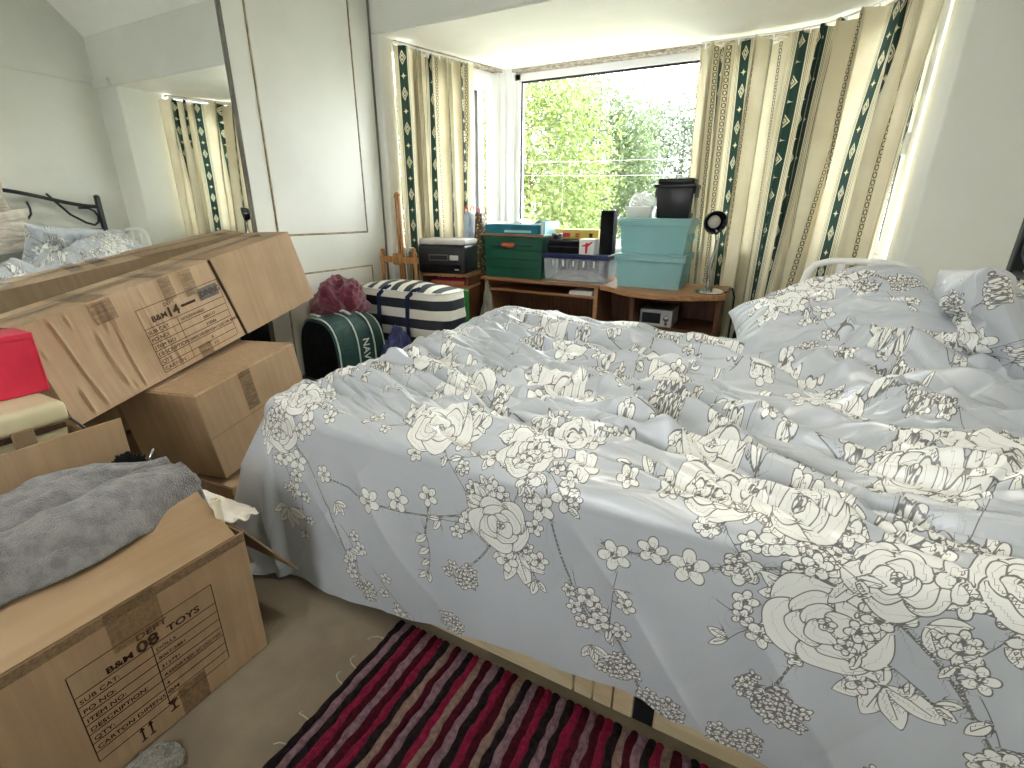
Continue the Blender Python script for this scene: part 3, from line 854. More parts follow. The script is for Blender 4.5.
    for fl_ in FOLDS:
        best = np.full(A.shape, 9.0); sgn = np.ones_like(A); tt = np.zeros_like(A)
        Ls = [math.hypot(q[0] - p[0], q[1] - p[1]) for p, q in zip(fl_[:-1], fl_[1:])]; tot = sum(Ls); acc = 0
        for (p, q), L_ in zip(zip(fl_[:-1], fl_[1:]), Ls):
            vx, vy = q[0] - p[0], q[1] - p[1]
            t_ = np.clip(((wx - 0.0 - p[0]) * vx + (wy - p[1]) * vy) / (L_ * L_), 0, 1)
            dd = np.hypot(wx - p[0] - t_ * vx, wy - p[1] - t_ * vy)
            m_ = dd < best
            best = np.where(m_, dd, best); sgn = np.where(m_, np.sign((wx - p[0]) * vy - (wy - p[1]) * vx), sgn); tt = np.where(m_, (acc + t_ * L_) / tot, tt)
            acc += L_
        a_ = rf.uniform(0.020, 0.032); w_ = rf.uniform(0.022, 0.034)
        taper = np.sin(np.clip(tt, 0.03, 0.97) * PI) ** 0.6
        sd_ = best * sgn
        fz += a_ * taper * (np.exp(-(sd_ / w_) ** 2) - 0.7 * np.exp(-((sd_ - 2.1 * w_) / (1.2 * w_)) ** 2))
    wr_ = wr_ * 1.15 + fz * 1.2 - 0.032 * ridge(al * 1.1, acx * 9.0, 37, 6.0) * (0.4 + 0.6 * m1) - 0.022 * ridge(al * 1.5, acx * 16.0, 38, 5.0) - 0.022 * ridge(al2 * 1.5, ac2 * 12.0, 39, 6.0) * (1.2 - m1)
    wr_ = wr_ * (1 - 0.6 * sst(B, 2.05, 2.3))
    Z = Z + topw * (puff + (wr_ * (0.35 + 0.65 * inner) + lump * inner) + head + farl)
    Z = np.where(d < 0.03, np.maximum(Z, 0.632 + 0.15 * (Z - 0.632)), Z)
    # gentle tension creases on the hanging side
    sidew = sst(rest, 0.0, 0.12) * (dyn > 0)
    cr = 0.007 * (ridge(A * 2.2 + B * 1.6, B * 0.5 - A * 0.3, 51, 6)) - 0.004 * ridge(A * 4.0 - B * 2.2, B * 0.8, 52, 5)
    Y = Y - cr * sidew
    P = np.stack([X, Y, Z], -1)
    me = grid_mesh('duvet', P)
    pr = Print(A, B)
    random.seed(11)
    # creepers over the top
    for (x, y) in ((-1.0, 1.35), (-0.62, 1.72), (-1.02, 2.1), (-0.25, 1.45), (-0.12, 2.05), (0.22, 1.55), (0.45, 1.95), (0.5, 1.25), (-0.55, 2.3), (0.15, 2.32), (-1.55, 1.6), (-1.5, 2.2), (-0.75, 1.18), (-0.05, 1.15), (-1.3, 1.15), (-0.35, 1.75), (0.05, 1.78), (-0.8, 2.0), (-1.25, 1.75), (0.35, 1.2), (-0.5, 1.3), (0.3, 2.1), (-0.3, 2.25)):
        pr.spray(x, y)
    for (p, q, bd) in (((-1.22, 0.81), (-0.95, 0.38), 0.12), ((-1.08, 0.69), (-0.90, 0.66), 0.1), ((-0.92, 0.67), (-0.50, 0.75), -0.15), ((-0.48, 0.72), (-0.58, 0.55), 0.2),
                       ((-0.36, 0.86), (-0.21, 0.52), -0.12), ((-0.22, 0.58), (-0.10, 0.40), 0.1), ((-0.22, 0.76), (0.10, 0.82), -0.12), ((0.10, 0.82), (0.24, 0.82), 0.1),
                       ((0.22, 0.72), (0.14, 0.56), -0.15), ((0.24, 0.82), (0.42, 0.66), 0.12), ((0.36, 0.78), (0.50, 0.56), -0.1), ((-0.68, 0.74), (-0.70, 0.60), 0.1)):
        pr.curve(p, q, bd, 12, 0.0018)
    for (x, y) in ((-0.93, 0.34), (-0.58, 0.53), (-0.62, 0.345), (-0.16, 0.44), (0.13, 0.55), (0.17, 0.52), (0.10, 0.40), (-0.05, 0.39), (0.36, 0.46)):
        pr.hydrangea(x, y, 0.042, 24)
    for (x, y, a) in ((-1.2, 0.62, -1.4), (-1.0, 0.55, -1.2), (-0.70, 0.66, -1.5), (-0.28, 0.66, -1.0), (-0.18, 0.70, -1.6), (-0.88, 0.44, -0.9), (0.02, 0.72, -0.3), (0.42, 0.70, -1.2), (-1.55, 0.85, 2.6), (0.28, 0.90, 0.4)):
        pr.twig(x, y, a, 0.16, 4)
    for (x, y, a, l) in ((-1.25, 0.52, -1.5, 0.085), (-0.42, 0.66, -1.9, 0.085), (0.30, 0.66, -1.8, 0.095), (-0.22, 0.48, -1.3, 0.05), (-0.97, 0.48, -1.0, 0.045), (-1.02, 0.62, -0.8, 0.05), (-0.50, 0.80, 2.2, 0.05), (0.33, 0.80, -0.4, 0.07)):
        pr.leaves(x, y, l, a, 5 if l > 0.08 else 3)
    for (x, y) in ((-1.18, 0.71), (-1.06, 0.70), (-1.21, 0.60), (-0.88, 0.67), (-0.68, 0.74), (-0.53, 0.74), (-0.40, 0.87), (-0.31, 0.84), (-0.30, 0.93), (-0.19, 0.74), (-0.115, 0.78), (-0.04, 0.77), (0.05, 0.80), (0.09, 0.87), (-0.37, 0.80), (0.38, 0.77), (0.47, 0.60), (0.33, 0.88), (-0.24, 0.61), (-0.21, 0.55), (-0.78, 0.70), (0.42, 0.86), (-1.12, 0.84), (-0.60, 0.98)):
        pr.blossom(x, y, random.uniform(0.026, 0.040), random.choice((5, 5, 6)), random.random() * 6)
    PE = ((-1.24, 0.80, 0.075), (-1.20, 0.92, 0.07), (-0.70, 0.94, 0.085), (-0.47, 0.72, 0.08), (-0.44, 0.93, 0.07), (-0.02, 0.96, 0.08), (0.20, 0.74, 0.10), (0.28, 0.865, 0.075), (0.13, 0.96, 0.075), (0.44, 0.90, 0.07), (-0.36, 1.02, 0.06))
    for (x, y, R) in PE:
        a0 = random.random() * 6
        for k in range(3): pr.twig(x, y, a0 + 2.1 * k, R + random.uniform(0.07, 0.13), 4)
        pr.leaves(x + R * 0.7 * math.cos(a0 + 1), y + R * 0.7 * math.sin(a0 + 1), 0.07, a0 + 1, 3)
        for k in range(4):
            a = a0 + 0.5 + 1.6 * k
            pr.blossom(x + math.cos(a) * R * 1.15, y + math.sin(a) * R * 1.15, random.uniform(0.022, 0.036), 5, a)
        pr.peony(x, y, R, a0)
    pr.store(me)
    o = link('duvet', me, M['duvet'])
    return tag(o, 'rumpled blue-grey duvet printed with white flowers, spread over the bed and hanging down', 'duvet')
make_duvet()

def cushion(name, label, cat, c, ex, ey, w, h, T, mat, seed, sprays=0, n=70, wr=0.012, group=None, puff=0.5):
    ex = Vector(ex).normalized(); ey = Vector(ey); ey = (ey - ex * ey.dot(ex)).normalized(); ez = ex.cross(ey)
    u = np.linspace(-1, 1, n); v = np.concatenate([np.linspace(-1, 1, n), np.linspace(1, -1, n)])
    Uu, Vv = np.meshgrid(u, v)
    sgn = np.repeat(np.array([1.0] * n + [-1.0] * n)[:, None], n, 1)
    t = (np.clip(1 - np.abs(Uu) ** 2.6, 0, 1) * np.clip(1 - np.abs(Vv) ** 2.6, 0, 1)) ** puff
    px_ = Uu * w / 2 * (1 - 0.07 * (1 - Vv ** 2)); py_ = Vv * h / 2 * (1 - 0.07 * (1 - Uu ** 2))
    edge = t
    wz = wr * (fbm(Uu * 2.0 + seed, Vv * 2.5, seed, 3) + 0.8 * (ridge(Uu * 1.5 + Vv, Vv * 5, seed + 3, 2) - 0.4)) * edge
    pz_ = sgn * T / 2 * t + wz
    G = np.array([[ex.x, ey.x, ez.x], [ex.y, ey.y, ez.y], [ex.z, ey.z, ez.z]])
    P = np.stack([px_, py_, pz_], -1) @ G.T + np.array(c)
    me = grid_mesh(name, P)
    if mat is M['duvet']:
        pr = Print(Uu * w / 2, Vv * h / 2)
        pr2 = pr
        random.seed(seed)
        for k in range(sprays):
            pr2.spray(random.uniform(-w * 0.35, w * 0.35), random.uniform(-h * 0.3, h * 0.3))
        pr2.store(me)
    o = link(name, me, mat)
    return tag(o, label, cat, group)

M['plush'] = pmat('beige_plush', srgb(222, 215, 203), 0.95, 0.1, col2=srgb(204, 195, 181), vscale=16, detail=6, bump=0.5, bscale=90, sheen=0.6)
M['creamcloth'] = pmat('cream_cotton', srgb(232, 226, 204), 0.8, 0.2, col2=srgb(222, 214, 190), vscale=8, bump=0.3, bscale=40)
cushion('pillow', 'plump floral pillow at the window side of the bed, in front of the white rail', 'pillow', (0.245, 2.19, 0.80), (1, 0.05, 0.36), (-0.10, 0.9, 0.36), 0.70, 0.50, 0.27, M['duvet'], 5, 3, n=150, wr=0.022)
cushion('pillow', 'floral pillow leaning on the black headboard at the right edge', 'pillow', (0.645, 2.02, 0.87), (-0.50, 0.12, 0.86), (0.05, 1, -0.10), 0.40, 0.54, 0.16, M['duvet'], 9, 4, n=140, wr=0.024)
cushion('pillow', 'cream undercover pillow peeping out behind the floral pillows', 'pillow', (0.615, 2.235, 0.87), (0.30, 0.10, 0.9), (0.2, 1, -0.1), 0.30, 0.16, 0.10, M['creamcloth'], 12, wr=0.01)
cushion('plush_cushion', 'beige fluffy cushion leaning on the headboard, seen in the mirror', 'cushion', (0.725, 1.62, 0.99), (0.02, 1, 0.10), (-0.08, 0, 1), 0.56, 0.34, 0.10, M['plush'], 17, wr=0.012)
cushion('plush_cushion', 'upper beige fluffy cushion piled on another, seen in the mirror', 'cushion', (0.715, 1.54, 1.235), (0.02, 1, 0.10), (-0.12, 0, 0.9), 0.50, 0.24, 0.11, M['plush'], 19, wr=0.012)

# ------------------------------------------------------------------ white bed rail and pale ledge in the corner
rl = thing('bed_rail', 'white tubular grab rail standing at the window side of the bed', 'bed rail', (0, 2.455, 0))
hoop = [(0.135, 0, 0.40), (0.145, 0, 0.90), (0.155, 0, 0.96), (0.18, 0, 0.995), (0.23, 0, 1.012), (0.32, 0, 1.016), (0.42, 0, 1.014), (0.475, 0, 1.005), (0.508, 0, 0.982), (0.518, 0, 0.95), (0.512, 0, 0.91), (0.51, 0, 0.40)]
MB().tube(hoop, 0.014, 10).build('hoop', M['white'], rl, smooth=True)
MB().tube([(0.10, 0.0, 0.40), (0.55, 0, 0.40)], 0.012, 10).build('lower_bar', M['white'], rl, smooth=True)
MB().box((0.255, -0.012, 0.41), (0.285, 0.012, 1.005)).build('upright', M['white'], rl, bevel=0.004)
MB().box((0.385, -0.012, 0.41), (0.405, 0.012, 1.005)).build('upright', M['white'], rl, bevel=0.004)
MB().tube([(0.19, 0, 0.40), (0.19, 0, 0.012)], 0.014, 10).build('leg', M['white'], rl, smooth=True)
MB().tube([(0.46, 0, 0.40), (0.46, 0, 0.012)], 0.014, 10).build('leg', M['white'], rl, smooth=True)
cb = thing('bedside_cabinet', 'pale painted cabinet squeezed in the corner behind the pillows', 'cabinet', (0.70, 2.56, 0))
MB().box((-0.15, -0.09, 0.0), (0.15, 0.095, 0.885)).build('body', M['wall'], cb, bevel=0.004)
MB().box((-0.175, -0.10, 0.885), (0.155, 0.10, 0.905)).build('top', M['wall'], cb, bevel=0.005)
MB().box((-0.13, -0.10, 0.12), (0.13, -0.088, 0.85)).build('door', M['wall'], cb, bevel=0.003)

# ------------------------------------------------------------------ curtains
def curtain(name, label, top, bot, ztop, zbot, folds, amp, cloth, seed, ncol=520, nrow=70, droop=0.03):
    r = np.random.default_rng(seed)
    def rs(path, s):
        p = np.array(path, float); L = np.concatenate([[0], np.cumsum(np.hypot(*np.diff(p, axis=0).T))]); L /= L[-1]
        return np.stack([np.interp(s, L, p[:, 0]), np.interp(s, L, p[:, 1])], -1)
    def smooth(path):
        s = np.linspace(0, 1, 60); q = rs(path, s)
        for _ in range(30):
            q[1:-1] = 0.25 * q[:-2] + 0.5 * q[1:-1] + 0.25 * q[2:]
        return q
    top, bot = smooth(top), smooth(bot)
    s = np.linspace(0, 1, ncol); v = np.linspace(0, 1, nrow)      # v 0 top, 1 bottom
    ph = 2 * PI * folds * (s + 0.035 * np.sin(2 * PI * 2.3 * s + seed) + 0.02 * np.sin(2 * PI * 5.1 * s + 2 * seed))
    am = amp * (0.75 + 0.5 * (0.5 + 0.5 * np.sin(2 * PI * 3.1 * s + seed * 1.7)))
    P = np.zeros((nrow, ncol, 3)); 
    for i, vv in enumerate(v):
        q = rs(top, s) * (1 - vv) + rs(bot, s) * vv
        tg = np.gradient(q, axis=0); tg /= np.linalg.norm(tg, axis=1)[:, None] + 1e-9
        n = np.stack([tg[:, 1], -tg[:, 0]], -1)
        k = 0.75 + 0.35 * sst(vv, 0.0, 0.25)
        drift = 0.7 * np.sin(2.2 * vv + 3 * s) + 0.35 * pn(s * 6, np.full_like(s, vv * 2.0), seed)
        w = np.sin(ph + drift) + 0.30 * np.sin(2 * ph + 1.1 + 1.2 * vv)
        w = np.sign(w) * np.abs(w) ** 0.8
        off = am * k * w
        lat = 0.35 * am * np.cos(2 * (ph + drift))
        P[i, :, 0] = q[:, 0] + n[:, 0] * off + tg[:, 0] * lat
        P[i, :, 1] = q[:, 1] + n[:, 1] * off + tg[:, 1] * lat
        zt = ztop - droop * (0.5 + 0.5 * np.sin(ph * 0.5 + seed)) * np.abs(np.sin(ph * 0.5))
        P[i, :, 2] = zt * (1 - vv) + (zbot + 0.015 * np.sin(ph * 0.5)) * vv
    mid = P[nrow // 2]
    L = np.concatenate([[0], np.cumsum(np.linalg.norm(np.diff(mid[:, :2], axis=0), axis=1))])
    print(name, 'cloth', L[-1])
    UV = np.zeros((nrow, ncol, 2)); UV[..., 0] = L[None]; UV[..., 1] = P[..., 2]
    t = thing(name, label, 'curtain', (0, 0, 0), group='bay window curtains')
    c = grid_mesh('cloth', P, uv=UV); link('cloth', c, M['curtain'], t)
    # heading tape with hooks, and the rail it hangs from
    tp = MB()
    q = rs(top, np.linspace(0, 1, 40)); tp.tube([(a[0], a[1], ztop + 0.006) for a in q], 0.006, 6)
    tp.build('rail', M['upvc'], t, smooth=True)
    qs = rs(top, np.linspace(0.02, 0.98, int(folds)))
    for a in qs:
        MB().box((a[0] - 0.004, a[1] - 0.004, ztop - 0.03), (a[0] + 0.004, a[1] + 0.004, ztop + 0.004)).build('hook', M['upvc'], t)
    return t
curtain('curtain', 'small cream and green striped curtain gathered at the left of the bay', [(-2.272, 2.735), (-2.23, 2.90), (-2.17, 3.08), (-2.075, 3.36)], [(-2.268, 2.735), (-2.225, 2.90), (-2.165, 3.08), (-2.08, 3.36)], 2.165, 0.03, 8.5, 0.030, 1.35, 2)
curtain('curtain', 'large cream and green striped curtain hanging across the right of the bay', [(-0.58, 3.60), (-0.20, 3.60), (0.04, 3.58), (0.17, 3.48), (0.33, 3.28), (0.475, 3.00)],
        [(-0.50, 3.58), (-0.24, 3.56), (-0.07, 3.50), (0.07, 3.36), (0.28, 3.16), (0.465, 2.98)], 2.165, 0.03, 8.5, 0.060, 2.35, 5, ncol=760, droop=0.05)

# ------------------------------------------------------------------ cardboard cartons
FACE_X = Matrix(((0, 0, 1, 0), (1, 0, 0, 0), (0, 1, 0, 0), (0, 0, 0, 1)))      # face that looks along +X: right = +Y, up = +Z

def table_lines(parent, m3, x0, x1, y0, y1, head, rows, split, lw=0.0022, name='printed_table'):
    m = MB()
    def ln(a, b):
        (ax, ay), (bx, by) = a, b
        if abs(ax - bx) < abs(ay - by): q = [(ax - lw / 2, ay), (ax + lw / 2, ay), (bx + lw / 2, by), (bx - lw / 2, by)]
        else: q = [(ax, ay - lw / 2), (bx, by - lw / 2), (bx, by + lw / 2), (ax, ay + lw / 2)]
        m.add([tuple(m3 @ Vector((x, y, 0.0012))) for x, y in q], [(0, 1, 2, 3)])
    ln((x0, y0), (x1, y0)); ln((x0, y1), (x1, y1)); ln((x0, y0), (x0, y1)); ln((x1, y0), (x1, y1))
    yh = y1 - head
    for k in range(rows): ln((x0, yh - (yh - y0) * k / rows), (x1, yh - (yh - y0) * k / rows))
    ln((split, yh), (split, y0))
    return m.build(name, M['ink'], parent), yh

def tape(parent, m3, x, y, w, h, z=0.0016):
    n = 8
    v, f = [], []
    for i in range(n + 1):
        for j in (0, 1):
            v.append(tuple(m3 @ Vector((x + w * j, y + h * i / n, z + 0.0006 * math.sin(i * 2.4 + j)))))
    for i in range(n): f.append((2 * i, 2 * i + 1, 2 * i + 3, 2 * i + 2))
    return MB().add(v, f).build('tape', M['tape'], parent, smooth=True)

# --- the open toy carton in front
bx = thing('cardboard_box', 'large open cardboard carton printed 08 TOYS, holding a grey towel', 'box', (-1.11, -0.05, 0))
BL, BD, BH = 0.663, 0.47, 0.40
tk = 0.006
MB().box((-tk, 0, 0.004), (0, BL, BH)).build('front_wall', M['card'], bx, bevel=0.0015)
MB().box((-BD, 0, 0.004), (-BD + tk, BL, BH)).build('back_wall', M['card'], bx, bevel=0.0015)
MB().box((-BD + tk, BL - tk, 0.004), (-tk, BL, BH)).build('end_wall', M['card'], bx, bevel=0.0015)
MB().box((-BD + tk, 0, 0.004), (-tk, tk, BH)).build('end_wall', M['card'], bx, bevel=0.0015)
MB().box((-BD + tk, tk, 0.004), (-tk, BL - tk, 0.010)).build('floor_panel', M['card'], bx)
MB().obox((-0.001, 0.0, BH), (0, BL - 0.022, 0), (-0.170, 0, 0.115), (0.0033, 0, 0.005)).build('front_flap', M['card_x'], bx, bevel=0.0015)
MB().obox((-BD + 0.001, 0.0, BH), (0, BL - 0.01, 0), (0.0, 0, 0.232), (0.005, 0, 0.0)).build('back_flap', M['card'], bx, bevel=0.0015)
MB().obox((-BD + 0.02, BL + 0.001, BH - 0.004), (BD - 0.03, 0, 0), (0.035, 0.115, -0.20), (0.0, 0.0045, 0.003)).build('end_flap', M['card_dark'], bx, bevel=0.0015)
tb_, yh = table_lines(bx, FACE_X, 0.263, 0.557, 0.068, 0.312, 0.058, 7, 0.408)
for k, s_ in enumerate(('SUB CAT:', 'PO NO:', 'ITEM NO:', 'DESCRIPTION:', 'QTY:', 'CARTON DIMENSION')):
    put_text(s_, 0.0150, 0.268, yh - (k + 1) * (yh - 0.068) / 7 + 0.005, M['ink'], bx, m3=FACE_X, sx=1.15)
for k, s_ in enumerate(('DOLLS', '8067/3881', '312791', 'ASSORTED SCOOTER', '4', 'CM', 'CTN')):
    put_text(s_, 0.0125, 0.414, yh - (k + 1) * (yh - 0.068) / 7 + 0.005, M['ink'], bx, m3=FACE_X, sx=1.15)
put_text('DEPT', 0.022, 0.385, 0.290, M['ink'], bx, m3=FACE_X, bold=0.0003, sx=1.25)
put_text('B&M', 0.022, 0.322, 0.260, M['ink'], bx, m3=FACE_X, bold=0.0006, sx=1.2)
put_text('08', 0.040, 0.381, 0.257, M['ink'], bx, m3=FACE_X, bold=0.0010, sx=1.15)
put_text('TOYS', 0.024, 0.445, 0.262, M['ink'], bx, m3=FACE_X, bold=0.0005, sx=1.25)
# fragile marks near the bottom edge: a cup and two arrows
for (gx, gy) in ((0.338, 0.028), (0.356, 0.028)):
    gm = MB(); gm.add([tuple(FACE_X @ Vector((gx + dx, gy + dy, 0.0012))) for dx, dy in ((0, 0), (0.012, 0), (0.012, 0.004), (0.008, 0.004), (0.008, 0.030), (0.012, 0.030), (0.006, 0.042), (0, 0.030), (0.004, 0.030), (0.004, 0.004), (0, 0.004))], [tuple(range(11))]); gm.build('arrow_mark', M['ink'], bx)
gm = MB(); gm.add([tuple(FACE_X @ Vector((0.405 + dx, 0.045 + dy, 0.0012))) for dx, dy in ((0, 0), (0.020, 0), (0.020, 0.003), (0.012, 0.006), (0.012, 0.016), (0.022, 0.032), (-0.002, 0.032), (0.008, 0.016), (0.008, 0.006), (0, 0.003))], [tuple(range(10))])
gm.build('cup_mark', M['ink'], bx)
tape(bx, FACE_X, 0.345, 0.295, 0.10, 0.104); tape(bx, FACE_X, 0.43, 0.006, 0.065, 0.085)
tape(bx, FACE_X, 0.05, 0.27, 0.10, 0.11)
tape(bx, FACE_X @ Matrix.Translation((0, 0, 0)), 0.0, BH - 0.026, BL - 0.003, 0.024)

# --- long carton leaning against the mirror
e1 = Vector((-0.175, 0.966, 0.191)).normalized(); e2 = Vector((-0.002, -0.194, 0.981)); e2 = (e2 - e1 * e2.dot(e1)).normalized(); en = e1.cross(e2)
T14 = frame4((-1.931, 0.620, 0.518), e1, e2, en)
lb = thing('cardboard_box', 'long cardboard carton printed 14, tilted on smaller boxes against the mirror', 'box', mat4=T14)
LU, LV, LD = 1.183, 0.351, 0.235
nu, nv = 420, 110
uu, vv_ = np.meshgrid(np.linspace(0, LU, nu), np.linspace(0, LV, nv))
zz = np.zeros_like(uu)
r_ = np.random.default_rng(3)
for k in range(34):
    u0 = r_.uniform(0.03, LU - 0.03) if k % 2 else r_.uniform(0.03, 0.42); sl = r_.uniform(-0.02, 0.14) if u0 < 0.5 else r_.uniform(-0.05, 0.06)
    a0 = r_.uniform(0.002, 0.0045) * (1.3 if u0 < 0.45 else 0.8); wd = r_.uniform(0.0035, 0.006)
    v0, v1 = sorted(r_.uniform(-0.15, LV + 0.15, 2))
    dd = uu - (u0 + sl * (LV / 2 - vv_))
    zz += (a0 * np.exp(-(dd / wd) ** 2) - a0 * 0.8 * np.exp(-((dd + wd * 1.6) / wd) ** 2)) * sst(vv_, v0, v0 + 0.05) * sst(-vv_, -v1, -v1 + 0.05)
zz -= 0.014 * np.exp(-((uu - 0.20) / 0.13) ** 2 - ((vv_ - 0.16) / 0.10) ** 2)
zz *= 1 - 0.65 * sst(uu, 0.30, 0.36) * sst(-uu, -0.72, -0.68)
zz += 0.005 * pn(uu * 5, vv_ * 4, 3)
bd = np.minimum(np.minimum(uu, LU - uu), np.minimum(vv_, LV - vv_)); zz *= sst(bd, 0.0, 0.03)
vt = [tuple(p) for p in np.stack([uu, vv_, zz], -1).reshape(-1, 3)]
fc = [(j * nu + i, j * nu + i + 1, (j + 1) * nu + i + 1, (j + 1) * nu + i) for j in range(nv - 1) for i in range(nu - 1)]
body = MB().add(vt, fc)
body.add([(0, 0, 0), (LU, 0, 0), (LU, LV, 0), (0, LV, 0), (0, 0, -LD), (LU, 0, -LD), (LU, LV, -LD), (0, LV, -LD)], [(0, 4, 5, 1), (1, 5, 6, 2), (2, 6, 7, 3), (3, 7, 4, 0), (5, 4, 7, 6)])
body.build('body', cardboard('window_lit_cardboard_long', srgb(198, 172, 142), srgb(180, 153, 122), (55, 2.0, 55), 0.35), lb, smooth='auto')  # paler than the other cartons: window light put into its colour
MB().obox((0.705, LV + 0.002, 0.0025), (LU - 0.703, 0, 0), (0.045, -LV - 0.002, 0), (0, 0, 0.005)).build('overlap_panel', M['card_x'], lb, bevel=0.002)
MB().obox((0.693, LV + 0.002, 0.0022), (0.012, 0, 0), (0.045, -LV - 0.002, 0), (0, 0, 0.001)).build('strap', M['ink'], lb)
MB().box((0.705, LV + 0.001, -LD), (LU + 0.002, LV + 0.005, 0.006)).build('overlap_panel', M['card_x'], lb, bevel=0.002)
I4 = Matrix.Translation((0, 0, 0.0035))
tb2, yh = table_lines(lb, I4, 0.335, 0.70, 0.022, 0.272, 0.075, 6, 0.47)
for k, s_ in enumerate(('SUB CAT', 'PO NO', 'ITEM NO', 'DESCRIPTION', 'QTY', 'CARTON')):
    put_text(s_, 0.020, 0.341, yh - (k + 1) * (yh - 0.022) / 6 + 0.006, M['ink'], lb, m3=I4, sx=1.1)
for k, s_ in enumerate(('HOUSEWARES', '5003117', '318266', 'SIMPLY/EVERYDAY DECOR BAKER', '8', '715')):
    put_text(s_, 0.017, 0.482 if k in (0, 3) else 0.575, yh - (k + 1) * (yh - 0.022) / 6 + 0.006, M['ink'], lb, m3=I4, sx=1.0)
put_text('B&M', 0.030, 0.375, 0.212, M['ink'], lb, m3=I4, bold=0.0006, sx=1.1)
put_text('14', 0.052, 0.438, 0.206, M['ink'], lb, m3=I4, bold=0.0012, sx=1.1)
put_text('DEPT', 0.018, 0.440, 0.250, M['ink'], lb, m3=I4, sx=1.1)
MB().box((0.505, 0.222, 0.0046), (0.572, 0.232, 0.0049)).build('printed_bar', M['ink'], lb)
MB().box((0.598, 0.215, 0.0040), (0.69, 0.262, 0.0046)).build('printed_block', M['ink_grey'], lb)
put_text('DINING', 0.032, 0.602, 0.228, M['ink'], lb, m3=I4, z=0.0016, sx=0.85)
for (x, y, w_, h_) in ((0.20, 0.275, 0.075, 0.074), (0.455, 0.265, 0.05, 0.085), (0.545, 0.25, 0.055, 0.10), (1.075, 0.285, 0.05, 0.066), (0.50, 0.003, 0.06, 0.05)):
    tape(lb, I4, x, y, w_, h_, 0.0035)
TOPF = Matrix(((1, 0, 0, 0), (0, 0, 1, LV), (0, -1, 0, 0), (0, 0, 0, 1)))
for (x, w_) in ((0.20, 0.075), (0.455, 0.05), (0.545, 0.055), (1.075, 0.05)):
    tape(lb, TOPF, x, 0.0, w_, LD * 0.95, 0.006)
tape(lb, TOPF, 0.01, LD * 0.40, LU - 0.03, 0.045, 0.0068)

# --- the two cartons it rests on
u1 = Vector((-0.10, 0.517, 0.066)).normalized(); u2 = Vector((0, -0.075, 0.37)); u2 = (u2 - u1 * u2.dot(u1)).normalized(); u3 = u1.cross(u2)
mb = thing('cardboard_box', 'medium cardboard carton wedged under the far part of the long carton', 'box', mat4=frame4((-1.75, 0.948, 0.198), u1, u2, u3))
MB().box((0, 0, -0.42), (0.53, 0.365, 0)).build('body', M['card_x'], mb, bevel=0.004)
tape(mb, Matrix.Identity(4), 0.20, 0.20, 0.06, 0.164)
tape(mb, Matrix(((1, 0, 0, 0), (0, 0, 1, 0.366), (0, -1, 0, 0), (0, 0, 0, 1))), 0.20, 0.0, 0.06, 0.40)
MB().box((0.0, 0.18, 0.0005), (0.53, 0.183, 0.0022)).build('crease', M['card_dark'], mb)
MB().box((0.005, 0.362, -0.414), (0.525, 0.369, -0.213)).build('top_flap', M['card_x'], mb, bevel=0.002)
MB().box((0.005, 0.362, -0.207), (0.525, 0.369, -0.006)).build('top_flap', M['card_x'], mb, bevel=0.002)
lo = thing('cardboard_box', 'lowest cardboard carton on the carpet at the foot of the bed', 'box', (-1.715, 0.94, 0), 0.10)
MB().box((-0.45, 0, 0.0), (0, 0.50, 0.166)).build('body', M['card'], lo, bevel=0.003)
MB().box((-0.447, 0.003, 0.162), (-0.228, 0.497, 0.170)).build('top_flap', M['card'], lo, bevel=0.002)
MB().box((-0.222, 0.003, 0.162), (-0.003, 0.497, 0.170)).build('top_flap', M['card'], lo, bevel=0.002)
ub = thing('cardboard_box', 'plain carton almost hidden under the cream plastic case', 'box', (-1.84, 0.25, 0))
MB().box((-0.22, -0.35, 0.0), (0.20, 0.27, 0.495)).build('body', M['card_dark'], ub, bevel=0.004)
MB().box((-0.215, -0.345, 0.490), (-0.012, 0.265, 0.498)).build('top_flap', M['card_dark'], ub, bevel=0.002)
MB().box((-0.006, -0.345, 0.490), (0.195, 0.265, 0.498)).build('top_flap', M['card_dark'], ub, bevel=0.002)

# --- cream plastic case, red box and blue box at the left edge
M['caseplastic'] = pmat('cream_plastic', srgb(206, 198, 166), 0.4, 0.45, col2=srgb(196, 186, 152), vscale=5)
M['red'] = pmat('red_card', srgb(214, 52, 78), 0.5, 0.35, col2=srgb(200, 44, 68), vscale=7)
M['blue'] = pmat('blue_card', srgb(62, 118, 190), 0.5, 0.35, col2=srgb(52, 104, 176), vscale=7)
cs = thing('plastic_case', 'cream hard plastic case with latches at the left, under the red box', 'case', (-1.68, 0.23, 0.5))
MB().box((-0.30, -0.30, 0.0), (0, 0.290, 0.125), taper=(0.01, 0.01)).build('case_body', M['caseplastic'], cs, bevel=0.010, smooth=True)
MB().box((-0.305, -0.305, 0.130), (0.008, 0.300, 0.195)).build('lid', M['caseplastic'], cs, bevel=0.020, seg=4, smooth=True)
MB().box((0.0, 0.17, 0.06), (0.013, 0.215, 0.145)).build('latch', M['card_dark'], cs, bevel=0.004)
MB().box((0.0, -0.10, 0.06), (0.013, -0.055, 0.145)).build('latch', M['card_dark'], cs, bevel=0.004)
MB().box((0.0, -0.12, 0.118), (0.004, 0.285, 0.132)).build('seam', M['ink'], cs)
MB().tube([(0.004, 0.296, 0.14), (0.010, 0.320, 0.10), (0.008, 0.330, 0.05), (-0.01, 0.30, 0.02)], 0.004, 6).build('cord', M['black'], cs, smooth=True)
rb = thing('red_box', 'red cardboard box standing on the cream plastic case', 'box', (-1.80, 0.40, 0.697))
MB().box((-0.11, -0.20, 0.0), (0, 0.142, 0.165)).build('body', M['red'], rb, bevel=0.003)
